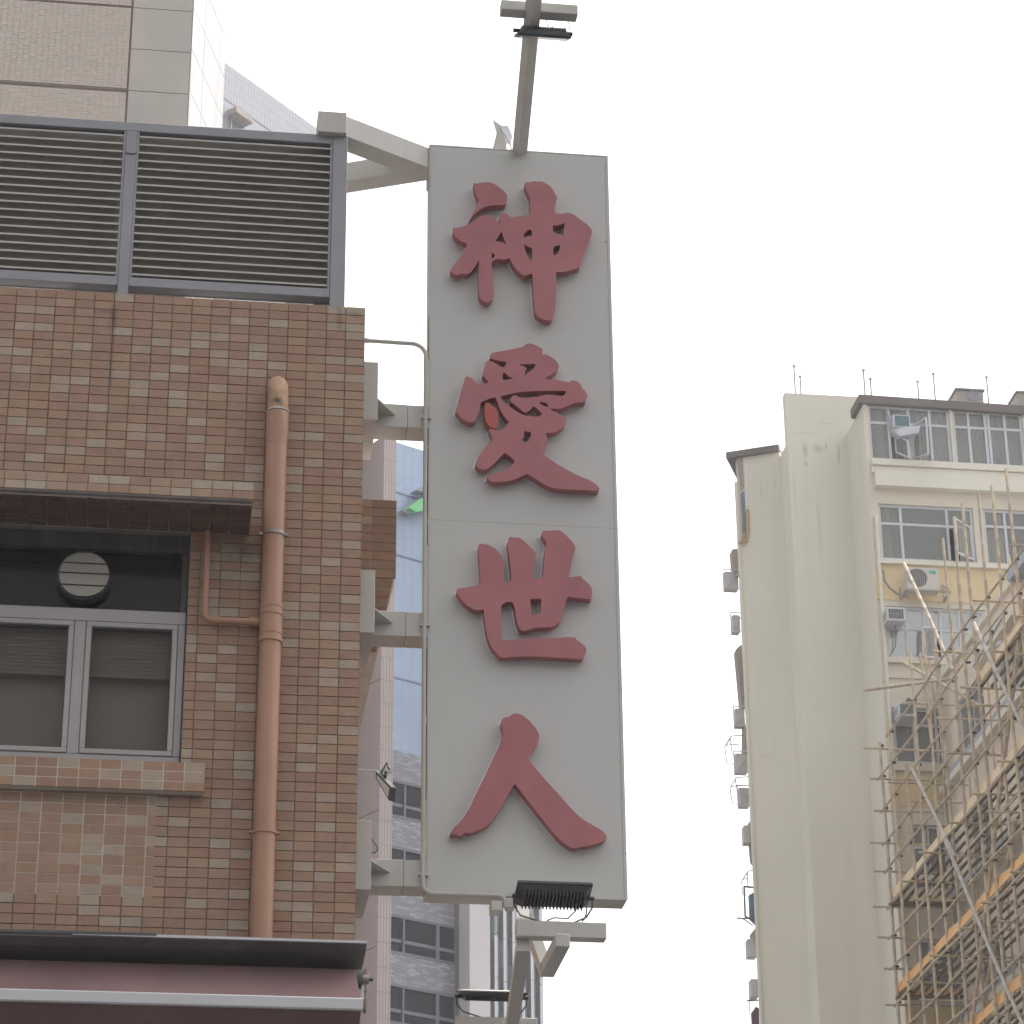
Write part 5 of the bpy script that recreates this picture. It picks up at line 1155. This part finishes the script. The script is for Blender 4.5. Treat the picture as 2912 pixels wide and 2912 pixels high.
MB().prism([aX(x, y, BX - .25) for x, y in ((2760, 1895), (2856, 1732), (2860, 1735), (2764, 1899))], (.05, 0, .02)).build('edge_strip', M['upvc'], rp_)
wing = thing('stair_head', 'pale stair head with a blue-grey ledge rising over the roof at the right picture edge', 'building', aX(2895, 1700, BX + 1))
q = aX(2876, 1650, BX + .05)
wy = aX(2872, 1700, BX + .05).y
B(BX + .05, BX + 4, wy - 6, wy, bT + .2, aX(2876, 1660, BX + .05).z).build('wall', M['cream'], wing)
MB().prism([aX(x, y, BX - .3) for x, y in ((2860, 1640), (2912, 1556), (2940, 1530), (2940, 1560), (2866, 1655))], (.4, 0, 0)).build('ledge', led, wing)
# vent pipe on the roof
vp_ = thing('vent_pipe', 'grey capped vent pipe beside the scaffold top', 'pipe', aX(2848, 1870, BX - .3))
a, b_ = aX(2848, 1890, BX - .4), aX(2846, 1838, BX - .4)
MB().tube([a - Vector((0, 0, .6)), b_], .085, 14).build('pipe', M['conduit'], vp_, True); MB().tube([b_ + Vector((0, 0, .002)), b_ + Vector((0, 0, .08)), b_ + Vector((0, 0, .12))], [.1, .1, .05], 14).build('cap', M['upvc'], vp_, True)

# ------------------------------------------------------------------ bamboo scaffold
M['bamboo'] = mat('grey_bamboo', (.58, .475, .36), .75, .18, 5, .2, 30, streak=.35, dirt=(.22, .17, .13))
M['bamboo2'] = mat('tan_bamboo', (.66, .53, .365), .7, .18, 5, .2, 30, streak=.25, dirt=(.25, .19, .13))
M['bamboo3'] = mat('silvery_bamboo', (.52, .47, .43), .7, .12, 5, .2, 30)
M['deck'] = mat('shade_toned_bamboo', (.20, .155, .11), .8, .2, 5, streak=.3, dirt=(.12, .1, .08))  # shadow of the deck undersides put into a darker bamboo colour
M['node'] = mat('lashing', (.06, .05, .042), .9, .2)
M['net'] = mat('orange_sheeting', (.82, .46, .17), .7, .05, 1.5, streak=.2, dirt=(.62, .42, .25))
M['net_pale'] = mat('pale_sheeting', (.80, .63, .40), .7, .05, 1.5, streak=.2, dirt=(.6, .45, .3))
sc = thing('bamboo_scaffold', 'bamboo scaffold with orange sheeting lashed along the building at the right', 'scaffold', (BX - .8, AY - 10, GROUND))
OY0 = AY - .55
SX = aY(2541, 2565, OY0).x                  # outer row
dz1 = aY(2541, 2565, OY0).z                 # level of the lower of the two far deck ends
IX = BX - .28                               # inner row
def so_(px, y): return aX(px, y, SX)
def pole(p, q, r=.042, m=None, jit=.02):
    p, q = Vector(p), Vector(q); L = (q - p).length; n = max(2, int(L / 1.6)); pts = []; ph1, ph2 = random.uniform(0, 6), random.uniform(0, 6)
    d = (q - p).normalized(); a = d.orthogonal().normalized(); c = d.cross(a)
    for i in range(n + 1):
        t = i / n; pts.append(p.lerp(q, t) + a * jit * math.sin(ph1 + t * L * .9) + c * jit * math.sin(ph2 + t * L * .7))
    nodes = []; rr = []
    fine = []; k = max(2, int(L / .42))
    for i in range(k + 1):
        t = i / k; s = t * n; j = min(int(s), n - 1); base = pts[j].lerp(pts[j + 1], s - j); r0 = r * (1.12 - .24 * t)
        if 0 < i < k: fine += [base - d * .012, base, base + d * .012]; rr += [r0, r0 * 1.16, r0]
        else: fine.append(base); rr.append(r0)
    return MB().tube(fine, rr, 7).build('bamboo_pole', m or random.choice((M['bamboo'], M['bamboo'], M['bamboo2'])), sc, True)
LV = .815
ztop = so_(2763, 1690).z
zlev = [dz1 + k * LV for k in range(-8, 22)]
std = []
for (px, ytop) in ((2533, 2112), (2565, 2047), (2600, 2172), (2638, 1856), (2677, 1794), (2716, 1840), (2758, 1533), (2804, 1468), (2834, 1431), (2880, 1400), (2925, 1380), (2975, 1330)):
    p = so_(px, 2460); xt = px + (1306 - px) * (2460 - ytop) / (2460 + 15363)
    std.append((p.y, aX(xt, ytop, SX).z))
y = std[-1][0]
def z_at(X, Y, py):
    g = (1456 - py) / F; A = X * UP.x + Y * UP.y - g * (X * FW.x + Y * FW.y); return A / (g * FW.z - UP.z)
for k in range(10): y -= .85; std.append((y, z_at(SX, y, 1420 + random.uniform(-60, 260))))
lash = MB()
for (y, zt_) in std:
    x = SX + random.uniform(-.04, .04)
    pole((x, y, dz1 - 7.5), (x - .05, y + random.uniform(-.06, .06), zt_), random.uniform(.035, .043))
for i, (y, zt_) in enumerate(std[:-8]):
    if i % 2: continue
    y2 = y - .35 + random.uniform(-.1, .1); zi = min(zt_ - random.uniform(.4, 1.4), bT + random.uniform(0, 2.5))
    pole((IX, y2, dz1 - 7.5), (IX + .02, y2, max(zi, dz1 + 1)), .030)
yend = std[-1][0]
def ystart(z):
    for (y, zt_) in std:
        if zt_ > z + .1: return y
    return None
for k, z in enumerate(zlev):
    ys = ystart(z)
    if ys is None or z > ztop: continue
    zz = z + random.uniform(-.05, .05)
    pole((SX - .07, ys + .35, zz), (SX - .07, yend, zz + random.uniform(-.05, .05)), .027, jit=.03)
    for (y, zt_) in std[:14]:
        if zt_ > z: lash.box(SX - .062 + random.uniform(-.01, .01), SX + .03, y - .026, y + .026, zz - .03 + random.uniform(-.012, .012), zz + .016)
    # transoms, their ends sticking out towards the street
    first = True
    for j, (y, zt_) in enumerate(std[:14]):
        if zt_ < z: continue
        if first or (k % 3 == 2 and j % 2 == 0) or (k % 3 == 1 and j % 3 == 0):
            pole((SX - random.uniform(.3, .5), y + .06, zz - .06), (BX - .12, y + .06, zz - .06), .026, jit=.01)
        first = False
lash.build('lashing', M['node'], sc)['kind'] = 'stuff'
# decks: bamboo laid lengthways, orange sheet turned up along the outer edge
for n_, (dk, s_) in enumerate(((3, 8), (0, 0), (-2.85, 0), (-5.75, 4))):
    z = dz1 + dk * LV; ys = std[s_][0] + .15
    for q in range(7):
        x = SX + .06 + q * (IX - SX - .05) / 6
        pole((x, ys - .02 * q, z + .02), (x, ys - 11, z + .03), .036, M['deck'], .015)
    m = M['net'] if n_ in (2, 3) else M['net_pale']
    sh_ = MB(); n = 22; hs_ = .34
    wv = lambda i: .02 * math.sin(i * .9) + .012 * math.sin(i * 2.3)
    for i in range(n):
        ya, yb = ys - i * .5, ys - (i + 1) * .5
        xa, xb = SX - .02, SX - .02
        sh_.hexa([(xa, ya, z + .07), (xb, yb, z + .07), (xb + .02, yb, z + .07), (xa + .02, ya, z + .07), (xa + .06, ya, z + hs_ + wv(i)), (xb + .06, yb, z + hs_ + wv(i + 1)), (xb + .08, yb, z + hs_ + wv(i + 1)), (xa + .08, ya, z + hs_ + wv(i))])
    sh_.build('sheeting', m, sc)
    if n_ in (1, 2):
        B(SX - .02, BX - .2, ys + .01, ys + .03, z + .07, z + .28).build('sheeting', m, sc)
        for q in range(4): pole((SX - .1, ys - .1 - q * .09, z - .05 - .012 * q), (BX - .15, ys - .1 - q * .09, z - .03), .038, M['deck'], .01)
# braces and loose poles
pole(so_(2609, 2186) + Vector((-.12, 0, 0)), so_(2730, 2440) + Vector((-.12, 0, 0)), .04, M['bamboo3'])
pole(so_(2690, 2360) + Vector((-.14, 0, 0)), so_(2960, 2990) + Vector((-.14, 0, 0)), .045, M['bamboo3'])
pole(so_(2602, 1602) + Vector((-.3, 0, 0)), so_(2722, 1905) + Vector((-.1, 0, 0)), .042, M['bamboo'])
pole(so_(2782, 1770) + Vector((-.1, 0, 0)), so_(2930, 2090) + Vector((-.1, 0, 0)), .045, M['bamboo3'])
pole(aY(2458, 1962, AY - 1.5), aY(2722, 1926, AY - 4.0), .042, M['bamboo'])
pole(aY(2570, 1883, AY - 1.2), aY(2790, 2010, AY - 3.5), .045, M['bamboo'])
pole(so_(2900, 1700) + Vector((.1, 0, 0)), so_(2770, 2912) + Vector((-.06, 0, 0)), .05, M['bamboo2'])
pole(so_(2850, 2330) + Vector((.3, 0, 0)), so_(2760, 2912) + Vector((.2, 0, 0)), .05, M['bamboo2'])
pole(aY(2617, 1856, AY - .9), aY(2660, 2200, AY - .9), .034, M['bamboo'])
pole(aY(2654, 1794, AY - .8), aY(2690, 2250, AY - .8), .034, M['bamboo'])
pole(aY(2643, 1878, AY - .7), aY(2672, 2150, AY - .7), .026, M['bamboo'])

# ------------------------------------------------------------------ humid air
hz_ = MB().box(-60, 110, -60, 230, GROUND - 1.3, 110).build('haze', bpy.data.materials.new('haze'), None)
hm = hz_.data.materials[0]; hm.use_nodes = True; N = hm.node_tree.nodes; N.clear()
vo = N.new('ShaderNodeVolumePrincipled'); om = N.new('ShaderNodeOutputMaterial'); hm.node_tree.links.new(vo.outputs[0], om.inputs['Volume'])
vo.inputs['Color'].default_value = (.93, .94, .96, 1); vo.inputs['Density'].default_value = .0008; vo.inputs['Anisotropy'].default_value = .2
tag(hz_, None, None, kind='stuff')
